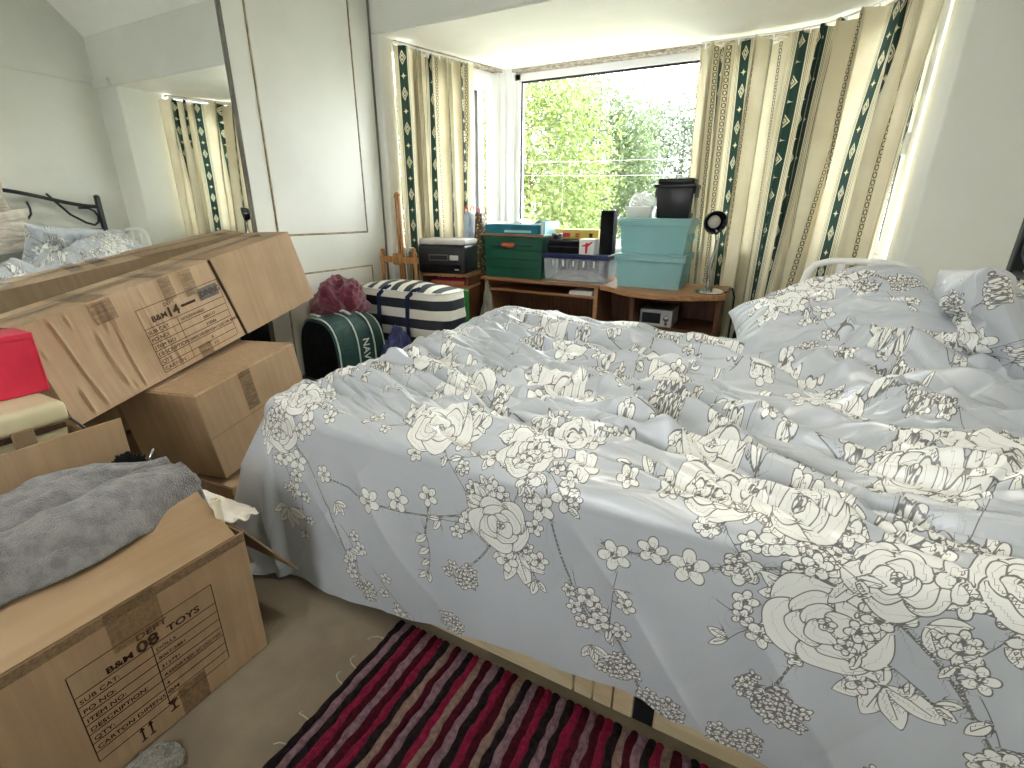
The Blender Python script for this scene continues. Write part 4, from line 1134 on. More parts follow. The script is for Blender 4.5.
MB().box((-0.113, -0.20, 0.155), (0.002, 0.145, 0.172)).build('lid_edge', M['red'], rb, bevel=0.002)
MB().box((-0.111, 0.139, 0.002), (0.003, 0.1445, 0.155)).build('end_panel', M['red'], rb, bevel=0.0015)
MB().box((-0.002, -0.04, 0.002), (0.0015, -0.037, 0.155)).build('fold_line', M['ink'], rb)
bb = thing('blue_box', 'small blue box on top of the red box at the left edge', 'box', (-1.82, 0.355, 0.87))
MB().box((-0.08, -0.16, 0.0), (0, 0.085, 0.075)).build('body', M['blue'], bb, bevel=0.003)
MB().box((-0.082, -0.16, 0.072), (0.002, 0.087, 0.079)).build('lid', M['blue'], bb, bevel=0.002)

# ------------------------------------------------------------------ towel and other contents of the open carton
def lump(name, label, cat, c, rx, ry, rz, mat, seed, rough=0.18, n=64, flat=0.5, parent=None, group=None, freq=1.6, kind=None):
    """crumpled cloth heap on a flat base"""
    th = np.linspace(0, 2 * PI, n, endpoint=False); ph = np.linspace(0.001, PI * 0.5 + 0.35, n // 2)
    T_, P_ = np.meshgrid(th, ph)
    sx, sy, sz = np.sin(P_) * np.cos(T_), np.sin(P_) * np.sin(T_), np.cos(P_)
    q = 1 + rough * (fbm(sx * freq + 5, sy * freq + sz * freq, seed, 3) + 0.8 * (ridge((sx + sz) * freq, (sy - sz) * freq * 1.6, seed + 2, 2) - 0.4))
    X = sx * rx * q; Y = sy * ry * q; Z = np.maximum(sz * rz * q, 0.0) if flat else sz * rz * q
    me = grid_mesh(name, np.stack([X, Y, Z], -1), closed_u=True)
    o = link(name, me, mat, parent); o.location = c
    if parent is None: tag(o, label, cat, group, kind)
    return o

M['towel'] = pmat('grey_terry', srgb(148, 146, 146), 0.95, 0.1, col2=srgb(120, 118, 119), vscale=30, detail=6, bump=1.0, bscale=260, sheen=0.5)
M['towel_hem'] = pmat('grey_terry_hem', srgb(168, 167, 168), 0.9, 0.1, col2=srgb(140, 139, 141), vscale=40, bump=0.6, bscale=150)
tw = thing('towel', 'grey terry towel heaped in the open carton over its flap', 'towel', (-1.36, 0.33, 0.4))
nu, nv = 110, 80
uu, vv_ = np.meshgrid(np.linspace(0, 1, nu), np.linspace(0, 1, nv))
yy = -0.38 + uu * 0.655
tp = sst(uu, 0.70, 1.0)
xb = -1.53 + 0.12 * tp - 0.02 * np.sin(uu * 9); xf = -1.200 - 0.050 * tp + 0.008 * np.sin(uu * 14)
X = xb + (xf - xb) * vv_
Zp = np.interp(vv_, [0, 0.25, 0.5, 0.7, 0.84, 0.93, 1.0], [0.548, 0.556, 0.540, 0.537, 0.535, 0.510, 0.468])
Zp = Zp - 0.025 * tp + 0.012 * tp * np.sin(vv_ * PI)
Zp += 0.022 * sst(vv_, 0.52, 0.66) * sst(-vv_, -0.9, -0.75) - 0.028 * np.exp(-((vv_ - (0.42 + 0.25 * (1 - uu))) / 0.07) ** 2) * sst(uu, 0.25, 0.6)
Zp += 0.009 * fbm(uu * 5, vv_ * 5, 4, 3) + 0.012 * (ridge(uu * 3 + vv_ * 2, vv_ * 4 - uu, 8, 2.2) - 0.4) * sst(-vv_, -0.9, -0.6)
P = np.stack([X + 1.36, yy - 0.0, Zp - 0.4], -1)
me = grid_mesh('towel_cloth', P); o = link('towel_cloth', me, M['towel'], tw)
sd = o.modifiers.new('thick', 'SOLIDIFY'); sd.thickness = 0.014; sd.offset = -1
for (va, vb) in ((1, 5), (7, 10)):
    link('hem', grid_mesh('hem', P[va:vb, :88] + np.array([0, 0, 0.004])), M['towel_hem'], tw)
# rolled end of the towel
MB().tube([(0.05, 0.235, 0.115), (0.055, 0.26, 0.108), (0.058, 0.282, 0.096), (0.06, 0.296, 0.080)], [0.034, 0.030, 0.024, 0.012], 14).build('rolled_corner', M['towel'], tw, smooth=True)
# things packed in the carton
lump('dark_clothing', 'dark folded clothing filling the open toy carton', 'clothing', (-1.345, 0.28, 0.012), 0.175, 0.27, 0.44, M['blackmatt'], 21, 0.06)
lump('dark_clothing', 'black garment bunched beside the towel in the open carton', 'clothing', (-1.50, 0.555, 0.47), 0.05, 0.055, 0.07, M['blackmatt'], 23, 0.3)
M['whitecloth'] = pmat('white_cloth', srgb(248, 244, 236), 0.85, 0.15, col2=srgb(240, 233, 222), vscale=6, bump=0.4, bscale=30)
uu, vv_ = np.meshgrid(np.linspace(0, 1, 50), np.linspace(0, 1, 60))
X = -1.45 + 0.27 * uu - 0.02 * vv_ * (1 - uu)
Yc = 0.597 + 0.135 * vv_ * (0.8 + 0.2 * np.sin(uu * 3.0)) + 0.005 * np.sin(uu * 11) * vv_
Zc = 0.418 - (Yc - 0.60) * 0.40 + 0.014 * fbm(uu * 4, vv_ * 3, 31, 2) * np.clip(vv_ * 3, 0, 1) + 0.010 * np.sin(vv_ * 4 + uu * 3)
o = link('white_cloth', grid_mesh('white_cloth', np.stack([X, Yc, Zc], -1)), M['whitecloth'])
tag(o, 'white cloth spilling over the end of the open carton', 'cloth')
sd = o.modifiers.new('thick', 'SOLIDIFY'); sd.thickness = 0.004
rd = thing('cream_tube', 'cream plastic tube standing at the corner of the open carton', 'tube', (-1.165, 0.592, 0.395))
MB().lathe([(0.0095, 0), (0.0095, 0.085), (0.0115, 0.087), (0.0115, 0.10), (0.007, 0.10), (0.006, 0.07)], 14).build('pipe', M['creamcloth'], rd, smooth='auto')
MB().lathe([(0.0, 0.088), (0.0062, 0.088), (0.0062, 0.094), (0, 0.094)], 12).build('hole', M['ink'], rd)
fl = thing('red_trinket', 'tiny red beaded trinket beside the cream tube', 'trinket', (-1.235, 0.598, 0.432))
for k in range(6):
    MB().lathe([(0.0, -0.006), (0.004, -0.004), (0.006, 0), (0.004, 0.004), (0, 0.006)], 8, (0.008 * math.cos(k), 0.008 * math.sin(k), 0.003 * (k % 3))).build('bead', M['red'], fl, smooth=True)
tag(MB().tube([(-1.455, 0.575, 0.50), (-1.43, 0.60, 0.57)], 0.004, 6).build('metal_rod', M['chrome'], smooth=True), 'thin grey rod sticking up by the towel', 'rod')
M['rag'] = pmat('grey_fuzzy_rag', srgb(150, 146, 138), 0.95, 0.1, col2=srgb(112, 108, 102), vscale=50, bump=1.0, bscale=160, sheen=0.5)
lump('fuzzy_rag', 'small grey fuzzy rag on the carpet against the toy carton', 'rag', (-1.045, 0.275, 0.0), 0.05, 0.055, 0.035, M['rag'], 33, 0.3)

# ------------------------------------------------------------------ rag rug
rug = thing('rag_rug', 'striped rag rug in black, crimson and mauve beside the bed', 'rug', (-0.83, 0.13, 0))
RC = [pmat('rug_black', srgb(30, 24, 26), 0.95, 0.1, col2=srgb(44, 34, 36), vscale=80, bump=1, bscale=220),
      pmat('rug_mauve', srgb(138, 110, 118), 0.95, 0.1, col2=srgb(112, 86, 96), vscale=80, bump=1, bscale=220),
      pmat('rug_crimson', srgb(136, 36, 62), 0.95, 0.1, col2=srgb(112, 26, 50), vscale=80, bump=1, bscale=220),
      pmat('rug_maroon', srgb(76, 22, 34), 0.95, 0.1, col2=srgb(58, 18, 28), vscale=80, bump=1, bscale=220),
      pmat('rug_beige', srgb(142, 118, 108), 0.95, 0.1, col2=srgb(120, 98, 90), vscale=80, bump=1, bscale=220)]
seq = [0, 1, 0, 2, 3, 1, 3, 2, 0, 4, 3, 1, 0, 2, 4, 3, 1, 0, 2, 3, 4, 0, 1, 3, 2]
SW, RLEN = 0.0205, 0.735
ys = np.linspace(0, RLEN, 90)
def edge(k): return k * SW + 0.0045 * pn(ys * 14, np.full_like(ys, k * 0.37), 61) + (0.004 * pn(ys * 30, np.full_like(ys, k * 2.1), 62))
for k in range(58):
    a_, b_ = edge(k), edge(k + 1)
    t = np.linspace(0, 1, 6)
    X = a_[:, None] + (b_ - a_)[:, None] * t[None]
    Z = (0.003 + 0.007 * np.sin(t * PI)[None] ** 0.6) * (1 + 0.25 * pn(ys * 55, ys * 0 + k * 3.3, 63))[:, None]
    Yv = np.repeat(ys[:, None], 6, 1)
    link('woven_stripe', grid_mesh('woven_stripe', np.stack([X, Yv, Z], -1)), RC[seq[k % len(seq)]], rug)
M['thread'] = pmat('pale_thread', srgb(206, 196, 170), 0.9, 0.1, col2=srgb(186, 174, 146), vscale=50)
for k in range(9):
    y = 0.05 + 0.085 * k + random.uniform(-0.02, 0.02); L_ = random.uniform(0.02, 0.055); a = random.uniform(-0.6, 0.6)
    MB().tube([(0.004, y, 0.006), (-L_ * 0.5, y + 0.01 * a, 0.007), (-L_, y + L_ * a, 0.002), (-L_ * 0.9, y + L_ * a * 1.4 + 0.008, 0.0015)], 0.0012, 5).build('fringe_thread', M['thread'], rug, smooth=True)

# ------------------------------------------------------------------ bags by the wardrobe
M['plasticgrey'] = pmat('grey_plastic', srgb(104, 104, 108), 0.5, 0.4, col2=srgb(92, 92, 96), vscale=6)
def lidded(name, label, lo_, hi_, mb_, ml, cat='box'):
    t = thing(name, label, cat, ((lo_[0] + hi_[0]) / 2, (lo_[1] + hi_[1]) / 2, lo_[2]))
    hx, hy, h = (hi_[0] - lo_[0]) / 2, (hi_[1] - lo_[1]) / 2, hi_[2] - lo_[2]
    MB().box((-hx + 0.008, -hy + 0.008, 0), (hx - 0.008, hy - 0.008, h - 0.03), taper=(0.015, 0.015)).build('body', mb_, t, bevel=0.008, smooth=True)
    MB().box((-hx, -hy, h - 0.03), (hx, hy, h)).build('lid', ml, t, bevel=0.006, smooth=True)
    return t
lidded('storage_box', 'grey lidded storage box under the striped bag', (-2.32, 2.24, 0), (-1.60, 2.54, 0.42), M['plasticgrey'], M['plasticgrey'])
lidded('storage_box', 'low dark storage box under the green holdall', (-2.34, 1.74, 0), (-1.70, 2.20, 0.27), M['black'], M['black'])

M['greenbag'] = pmat('dark_green_nylon', srgb(34, 72, 66), 0.5, 0.4, col2=srgb(26, 56, 52), vscale=40, bump=0.5, bscale=300)
M['piping'] = pmat('pale_piping', srgb(196, 204, 196), 0.5, 0.4, col2=srgb(176, 186, 178), vscale=20)
M['label_w'] = pmat('white_lettering', srgb(226, 230, 224), 0.6, 0.3, col2=srgb(214, 218, 212), vscale=40)
hx_ = Vector((0.985, -0.17, 0)); hy_ = Vector((0.17, 0.985, 0))
hd = thing('holdall', 'dark green holdall bag with pale piping beside the foot of the bed', 'bag', mat4=frame4((-2.150, 1.80, 0.271), hx_, hy_, (0, 0, 1)))
def arch(w, h, k=16):
    pts = [(-w / 2, 0), (w / 2, 0)]
    pts += [(w / 2 * math.copysign(abs(math.cos(a)) ** 0.7, math.cos(a)), h * 0.35 + h * 0.65 * math.sin(a) ** 0.75) for a in np.linspace(0.0, PI, k)]
    return pts
DL = 0.32
def arch_ring(mbd, y, w, h, ro):
    pts = [Vector((x, y, z)) for x, z in arch(w, h)]
    mbd.tube(pts[1:] + [pts[0]], ro, 6)
secs = [(0.0, 0.355, 0.345), (0.02, 0.38, 0.365), (DL * 0.5, 0.39, 0.375), (DL - 0.02, 0.38, 0.36), (DL, 0.35, 0.33)]
A_ = [arch(w, h) for _, w, h in secs]; n_ = len(A_[0])
vb = [(x, secs[i][0], z) for i in range(len(secs)) for x, z in A_[i]]
fb = [(i * n_ + j, i * n_ + (j + 1) % n_, (i + 1) * n_ + (j + 1) % n_, (i + 1) * n_ + j) for i in range(len(secs) - 1) for j in range(n_)]
MB().add(vb, fb + [tuple(range((len(secs) - 1) * n_, len(secs) * n_))]).build('body', M['greenbag'], hd, smooth='auto')
MB().add([(x * 0.995, 0.002, z * 0.995) for x, z in A_[0]], [tuple(range(n_))]).build('end_panel', M['blackmatt'], hd)
for y, w, h in ((0.012, 0.375, 0.362), (0.13, 0.392, 0.374), (0.235, 0.393, 0.375), (DL - 0.012, 0.372, 0.355)):
    m_ = MB(); arch_ring(m_, y, w, h, 0.0045); m_.build('piping', M['piping'], hd, smooth=True)
for (y, body_, sz) in ((0.155, 'NAV', 0.06),):
    F = Matrix(((0, 0, 1, 0.1985), (0, 1, 0, y), (-1, 0, 0, 0.235), (0, 0, 0, 1)))
    put_text(body_, sz, -0.02, 0, M['label_w'], hd, m3=F, z=0.001, bold=0.001)
MB().tube([(-0.06, 0.10, 0.372), (-0.03, 0.12, 0.388), (0.04, 0.16, 0.388), (0.07, 0.18, 0.368)], 0.008, 8).build('handle', M['piping'], hd, smooth=True)
MB().box((-0.10, 0.03, 0.364), (-0.02, 0.05, 0.372)).build('zip', M['piping'], hd)

M['maroon'] = pmat('maroon_fleece', srgb(118, 44, 66), 0.95, 0.1, col2=srgb(88, 28, 48), vscale=14, detail=6, bump=0.9, bscale=160, sheen=0.5)
lump('rucksack', 'black rucksack behind the green holdall', 'bag', (-2.205, 2.19, 0.271), 0.15, 0.05, 0.34, M['blackmatt'], 41, 0.08)
lump('fleece', 'maroon fleece garment crumpled on top of the bags by the wardrobe', 'clothing', (-2.205, 2.05, 0.635), 0.145, 0.16, 0.195, M['maroon'], 43, 0.14, n=90)
M['navy'] = pmat('navy_nylon', srgb(70, 76, 120), 0.6, 0.3, col2=srgb(48, 52, 90), vscale=9, bump=0.5, bscale=60)
lump('navy_bag', 'small navy fabric bag between the holdall and the striped bag', 'bag', (-1.835, 2.09, 0.271), 0.10, 0.10, 0.265, M['navy'], 45, 0.14)

def stripes(name, axis, per, c1, c2, off=0.0):
    m, nt, b = new_mat(name)
    tc = nt.nodes.new('ShaderNodeTexCoord'); sp = nt.nodes.new('ShaderNodeSeparateXYZ'); nt.links.new(tc.outputs['Object'], sp.inputs[0])
    f = (S(nt, sp.outputs[axis]) + off).mod(per).lt(per / 2)
    nt.links.new(mixc(nt, f, c1, c2), b.inputs['Base Color']); b.inputs['Roughness'].default_value = 0.55
    add_bump(nt, b, noise_tex(nt, 12, 4), 0.3, 0.02)
    return m
M['strip_z'] = stripes('black_white_side_stripes', 2, 0.115, srgb(228, 226, 214), srgb(30, 34, 44), 0.01)
M['strip_x'] = stripes('black_white_top_stripes', 0, 0.098, srgb(232, 230, 220), srgb(52, 58, 66), 0.03)
sbg = thing('laundry_bag', 'zipped black and white striped laundry bag near the easel', 'bag', (-1.975, 2.395, 0.422))
def soft_box(hx, hy, z0, z1, n=48, sq=4.0, seed=0, am=0.01, top=True):
    th = np.linspace(0, 2 * PI, n, endpoint=False)
    cx = np.sign(np.cos(th)) * np.abs(np.cos(th)) ** (2 / sq); cy = np.sign(np.sin(th)) * np.abs(np.sin(th)) ** (2 / sq)
    zs = np.linspace(0, 1, 20); P = np.zeros((20, n, 3))
    for i, z in enumerate(zs):
        k = 1 + 0.05 * math.sin(z * PI)
        w = am * pn(th * 2.2, th * 0 + z * 3, seed)
        P[i, :, 0] = cx * (hx * k + w); P[i, :, 1] = cy * (hy * k + w); P[i, :, 2] = z0 + (z1 - z0) * z
    return P
Pb = soft_box(0.358, 0.140, 0.0, 0.315, seed=71); link('bag_side', grid_mesh('bag_side', Pb, closed_u=True), M['strip_z'], sbg)
rim = Pb[-1]
lv = []
for s_ in np.linspace(1, 0.02, 12):
    q = rim * s_; q[:, 2] = 0.315 + 0.045 * (1 - s_ ** 2.5) + 0.014 * pn(q[:, 0] * 7, q[:, 1] * 9, 72) * (1 - s_)
    lv.append(q)
lv = np.stack(lv); link('bag_top', grid_mesh('bag_top', lv, closed_u=True), M['strip_x'], sbg)
MB().tube([tuple(p + np.array([0, 0, 0.002])) for p in rim[::2]], 0.006, 6, closed=True).build('piping', M['label_w'], sbg, smooth=True)
M['navystrap'] = pmat('navy_strap', srgb(34, 44, 78), 0.7, 0.3, col2=srgb(26, 34, 62), vscale=60)
for x in (-0.12, 0.10):
    MB().tube([(x, -0.145, 0.02), (x, -0.152, 0.15), (x + 0.01, -0.150, 0.29), (x + 0.045, -0.13, 0.325), (x + 0.07, -0.10, 0.34)], [0.012, 0.012, 0.014, 0.016, 0.010], 8).build('strap', M['navystrap'], sbg, smooth=True)

# ------------------------------------------------------------------ easel
ea = thing('wooden_easel', 'slim pine easel standing between the wardrobe and the printer', 'easel', (-2.165, 2.60, 0))
def bar(a, b_, w, d, name):
    a, b_ = Vector(a), Vector(b_); ax = (b_ - a).normalized(); s_ = Vector((1, 0, 0)); s_ = (s_ - ax * s_.dot(ax))
    if s_.length < 0.1: s_ = Vector((0, 0, 1)) - ax * ax.z
    s_.normalize(); t_ = ax.cross(s_)
    return MB().obox(a - s_ * w / 2 - t_ * d / 2, s_ * w, t_ * d, b_ - a).build(name, M['pine'], ea, bevel=0.003)
bar((-0.030, 0.0, 0.45), (-0.062, 0.03, 1.30), 0.012, 0.018, 'mast_strip')
bar((-0.004, 0.0, 0.45), (-0.040, 0.03, 1.30), 0.012, 0.018, 'mast_strip')
bar((-0.062, 0.028, 1.27), (-0.038, 0.028, 1.30), 0.03, 0.02, 'mast_top')
bar((-0.185, -0.03, 0.02), (-0.163, -0.02, 0.95), 0.022, 0.018, 'leg')
bar((0.155, -0.03, 0.02), (0.10, -0.02, 0.965), 0.022, 0.018, 'leg')
bar((-0.03, 0.05, 0.02), (-0.045, 0.035, 1.05), 0.022, 0.018, 'leg')
MB().box((-0.185, -0.025, 0.865), (0.13, -0.005, 0.905)).build('cross_bar', M['pine'], ea, bevel=0.003)
MB().box((-0.065, -0.04, 0.855), (0.005, -0.005, 0.925)).build('clamp_block', M['pine'], ea, bevel=0.004)
MB().box((-0.185, -0.025, 0.30), (0.16, -0.005, 0.335)).build('cross_bar', M['pine'], ea, bevel=0.003)

# ------------------------------------------------------------------ printer on its stand
st = thing('printer_stand', 'small wooden stand carrying the black printer', 'stand', (-1.985, 2.885, 0), 0.22)
MB().box((-0.165, -0.15, 0.775), (0.185, 0.10, 0.795)).build('top_board', M['wood'], st, bevel=0.003)
MB().box((-0.165, -0.15, 0.695), (0.185, 0.10, 0.712)).build('shelf', M['wood'], st, bevel=0.003)
for x in (-0.16, 0.16):
    MB().box((x, -0.14, 0.0), (x + 0.02, 0.09, 0.775)).build('side_panel', M['darkwood'], st, bevel=0.002)
pt = thing('printer', 'black inkjet printer with a pale scanner lid', 'printer', (-1.985, 2.875, 0.796), 0.22)
MB().box((-0.165, -0.165, 0.0), (0.175, 0.10, 0.185)).build('body', M['black'], pt, bevel=0.018, seg=4, smooth=True)
M['scanlid'] = pmat('pale_grey_lid', srgb(196, 194, 190), 0.3, 0.5, col2=srgb(184, 182, 178), vscale=5)
MB().box((-0.162, -0.155, 0.186), (0.172, 0.10, 0.222)).build('scanner_lid', M['scanlid'], pt, bevel=0.010, smooth=True)
MB().box((-0.085, -0.171, 0.085), (0.055, -0.160, 0.125)).build('control_panel', M['plasticgrey'], pt, bevel=0.003)
MB().box((-0.078, -0.173, 0.092), (0.048, -0.168, 0.119)).build('screen', M['black'], pt, bevel=0.002)
MB().box((0.065, -0.171, 0.09), (0.125, -0.160, 0.122)).build('keypad', M['scanlid'], pt, bevel=0.003)
MB().box((-0.135, -0.172, 0.02), (0.14, -0.158, 0.06)).build('paper_tray', M['blackmatt'], pt, bevel=0.003)
MB().box((0.10, -0.1735, 0.026), (0.13, -0.170, 0.034)).build('badge', M['scanlid'], pt)
bk = thing('red_book', 'red-edged book lying on the shelf under the printer', 'book', (-1.96, 2.855, 0.713), 0.22)
MB().box((-0.11, -0.115, 0.0), (0.13, 0.06, 0.004)).build('cover', M['red'], bk)
MB().box((-0.107, -0.112, 0.004), (0.127, 0.06, 0.030)).build('pages', M['wood'], bk)
MB().box((-0.11, -0.115, 0.030), (0.13, 0.06, 0.034)).build('cover', M['red'], bk)
M['greencard'] = pmat('green_card', srgb(56, 140, 66), 0.5, 0.35, col2=srgb(46, 124, 56), vscale=7)
gb = thing('green_tin', 'small green tin on the carpet beside the printer stand', 'tin', (-1.745, 2.665, 0))
MB().lathe([(0.035, 0), (0.037, 0.004), (0.037, 0.685), (0.035, 0.69)], 20).build('can', M['greencard'], gb, smooth='auto')
MB().lathe([(0.039, 0.685), (0.039, 0.705), (0.03, 0.71)], 20).build('lid', M['greencard'], gb, smooth='auto')
M['greyfab'] = pmat('pale_grey_fabric', srgb(168, 164, 156), 0.9, 0.1, col2=srgb(140, 136, 128), vscale=8, bump=0.5, bscale=60)
lump('grey_sack', 'pale grey sack on the carpet between the stand and the desk', 'bag', (-1.715, 2.93, 0.0), 0.06, 0.10, 0.70, M['greyfab'], 49, 0.10)

# ------------------------------------------------------------------ desk and what stands on it
DZ = 0.745
dk = thing('corner_desk', 'wooden corner desk with a curved front under the bay window', 'desk', (0, 0, 0))
MB().box((-1.865, 3.085, DZ - 0.022), (-0.955, 3.50, DZ)).build('straight_top', M['wood'], dk, bevel=0.003)
front = [(-0.953, 3.085), (-0.86, 3.03), (-0.78, 2.95), (-0.70, 2.905), (-0.60, 2.885), (-0.48, 2.89), (-0.36, 2.935), (-0.27, 3.0), (-0.19, 3.06)]
MB().prism(front + [(-0.185, 3.48), (-0.953, 3.50)], DZ - 0.030, DZ).build('curved_top', M['wood'], dk, bevel=0.004)
MB().box((-1.845, 3.11, 0.0), (-1.82, 3.48, DZ - 0.023)).build('side_panel', M['wood'], dk, bevel=0.002)
MB().box((-1.0, 3.11, 0.0), (-0.972, 3.48, DZ - 0.023)).build('side_panel', M['wood'], dk, bevel=0.002)
MB().box((-1.82, 3.12, 0.645), (-1.0, 3.42, 0.662)).build('keyboard_shelf', M['wood'], dk, bevel=0.002)
MB().box((-1.82, 3.47, 0.1), (-1.0, 3.485, DZ - 0.024)).build('back_panel', M['darkwood'], dk)
MB().box((-0.715, 2.96, 0.0), (-0.69, 3.45, DZ - 0.031)).build('upright_panel', M['darkwood'], dk, bevel=0.002)
MB().box((-0.97, 3.46, 0.1), (-0.22, 3.475, DZ - 0.031)).build('back_panel', M['darkwood'], dk)
MB().box((-0.235, 3.10, 0.0), (-0.21, 3.45, DZ - 0.031)).build('side_panel', M['darkwood'], dk, bevel=0.002)
MB().box((-0.69, 3.06, 0.50), (-0.235, 3.45, 0.515)).build('lower_shelf', M['darkwood'], dk, bevel=0.002)
pp = thing('paper_stack', 'small stack of white paper on the desk shelf', 'paper', (-1.10, 3.20, 0.663))
for k in range(4):
    MB().box((-0.085 + 0.003 * k, -0.07, 0.007 * k), (0.08, 0.10, 0.007 * k + 0.0062)).build('sheet_block', M['paper'], pp)
dv = thing('stereo_unit', 'pale grey audio unit on the shelf beneath the curved desk', 'stereo', (-0.575, 3.20, 0.516))
MB().box((-0.10, -0.12, 0), (0.10, 0.12, 0.105)).build('case', M['scanlid'], dv, bevel=0.006)
MB().box((-0.085, -0.123, 0.02), (0.03, -0.119, 0.085)).build('front_panel', M['black'], dv)
MB().lathe([(0.018, 0), (0.018, 0.008), (0.014, 0.011)], 16, (0.065, -0.12, 0.055), (0, -1, 0)).build('dial', M['chrome'], dv, smooth='auto')
MB().lathe([(0.010, 0), (0.010, 0.006), (0.008, 0.008)], 12, (0.065, -0.12, 0.022), (0, -1, 0)).build('dial', M['chrome'], dv, smooth='auto')

# dark cabinet left of the desk with bags on it
cd = thing('small_cabinet', 'narrow dark cabinet between the printer and the desk', 'cabinet', (-1.955, 3.24, 0))
MB().box((-0.075, -0.15, 0.0), (0.072, 0.16, 0.735)).build('body', M['darkwood'], cd, bevel=0.003)
MB().box((-0.08, -0.155, 0.735), (0.076, 0.165, 0.752)).build('top', M['darkwood'], cd, bevel=0.003)
MB().box((-0.066, -0.158, 0.06), (0.064, -0.148, 0.70)).build('door', M['darkwood'], cd, bevel=0.003)
def gift_bag(name, label, c, hx, hy, h, mat, hm, sk=0.0):
    t = thing(name, label, 'bag', c)
    n = 40; th = np.linspace(0, 2 * PI, n, endpoint=False)
    cx = np.sign(np.cos(th)) * np.abs(np.cos(th)) ** 0.45; cy = np.sign(np.sin(th)) * np.abs(np.sin(th)) ** 0.45
    P = np.zeros((16, n, 3))
    for i, z in enumerate(np.linspace(0, 1, 16)):
        w = 0.006 * pn(th * 2.5, th * 0 + z * 4, int(h * 1000) % 50)
        P[i, :, 0] = cx * (hx + w) + sk * z; P[i, :, 1] = cy * (hy * (1 - 0.45 * z) + w); P[i, :, 2] = h * z + (0.008 * pn(th * 3, th * 0, 3) if i == 15 else 0)
    link('bag_body', grid_mesh('bag_body', P, closed_u=True), mat, t)
    for y in (-hy * 0.5, hy * 0.5):
        MB().tube([(sk - hx * 0.5, y, h - 0.02), (sk - hx * 0.4, y, h + 0.025), (sk, y, h + 0.04), (sk + hx * 0.4, y, h + 0.025), (sk + hx * 0.5, y, h - 0.02)], 0.004, 6).build('handle', hm, t, smooth=True)
    return t
m, nt, b = new_mat('pale_blue_plastic_bag')
b.inputs['Base Color'].default_value = srgb(196, 214, 234); b.inputs['Roughness'].default_value = 0.35; b.inputs['Alpha'].default_value = 0.85
add_bump(nt, b, noise_tex(nt, 30, 4), 0.8, 0.02); M['bluebag'] = m
m, nt, b = new_mat('gold_leaf_print_bag')
vo = nt.nodes.new('ShaderNodeTexVoronoi'); vo.inputs['Scale'].default_value = 48
tc = nt.nodes.new('ShaderNodeTexCoord'); nt.links.new(tc.outputs['Object'], vo.inputs['Vector'])
nt.links.new(mixc(nt, S(nt, vo.outputs['Distance']).step(0.28, 0.42), srgb(196, 172, 120), srgb(86, 66, 40)), b.inputs['Base Color'])
b.inputs['Roughness'].default_value = 0.4; M['goldbag'] = m
gift_bag('carrier_bag', 'pale blue plastic carrier bag with red handles beside the printer', (-1.998, 3.18, 0.753), 0.030, 0.085, 0.44, M['bluebag'], M['red'], -0.012)
gift_bag('gift_bag', 'gold patterned gift bag left of the green crate', (-1.916, 3.19, 0.753), 0.028, 0.085, 0.43, M['goldbag'], M['red'])

def crate(name, label, cat, c, hx, hy, h, mat, wall=0.006, tx=0.012, rim=0.016, ribs=0, rimmat=None, group=None):
    """open tapered container with a rim; base at z=0"""
    t = thing(name, label, cat, c, group=group)
    m = MB()
    for (s, d) in (((-hx, -hy), (hx, -hy)), ((hx, -hy), (hx, hy)), ((hx, hy), (-hx, hy)), ((-hx, hy), (-hx, -hy))):
        k = 1 - tx / hx; q = 1 - wall / hx; r2 = 1 - wall / hy
        a0 = (s[0] * k, s[1] * k, 0); b0 = (d[0] * k, d[1] * k, 0); b1 = (d[0], d[1], h); a1 = (s[0], s[1], h)
        ai0 = (a0[0] * q, a0[1] * r2, 0.004); bi0 = (b0[0] * q, b0[1] * r2, 0.004); bi1 = (b1[0] * q, b1[1] * r2, h); ai1 = (a1[0] * q, a1[1] * r2, h)
        m.add([a0, b0, b1, a1, ai0, bi0, bi1, ai1], [(0, 1, 2, 3), (5, 4, 7, 6), (3, 2, 6, 7), (1, 0, 4, 5)])
    k = 1 - tx / hx
    m.add([(-hx * k, -hy * k, 0), (hx * k, -hy * k, 0), (hx * k, hy * k, 0), (-hx * k, hy * k, 0)], [(3, 2, 1, 0)])
    m.build('body', mat, t)
    rm = rimmat or mat
    R_ = MB()
    e = 0.009
    R_.box((-hx - e, -hy - e, h - rim), (hx + e, -hy, h + 0.002)).box((-hx - e, hy, h - rim), (hx + e, hy + e, h + 0.002)).box((-hx - e, -hy, h - rim), (-hx, hy, h + 0.002)).box((hx, -hy, h - rim), (hx + e, hy, h + 0.002))
    R_.build('rim', rm, t, bevel=0.003)
    for j in range(ribs):
        z = h * (j + 1) / (ribs + 1.6)
        kk = 1 - tx / hx * (1 - z / h)
        MB().box((-hx * kk * 0.98, -hy * kk - 0.004, z), (hx * kk * 0.98, -hy * kk + 0.004, z + 0.007)).build('rib', mat, t, bevel=0.002)
    return t
M['greenplastic'] = pmat('dark_green_plastic', srgb(34, 92, 72), 0.42, 0.45, col2=srgb(28, 80, 62), vscale=4)
M['orangep'] = pmat('orange_plastic', srgb(206, 116, 84), 0.4, 0.4, col2=srgb(192, 104, 74), vscale=8)
gc = crate('storage_crate', 'dark green ribbed plastic crate on the left of the desk', 'crate', (-1.615, 3.26, DZ), 0.232, 0.145, 0.29, M['greenplastic'], ribs=3)
MB().tube([(-0.075, -0.152, 0.225), (0.015, -0.152, 0.225)], 0.020, 12).build('handle', M['orangep'], gc, smooth=True)
MB().tube([(-0.16, -0.153, 0.225), (0.15, -0.153, 0.225)], 0.004, 6).build('handle_bail', M['greenplastic'], gc, smooth=True)
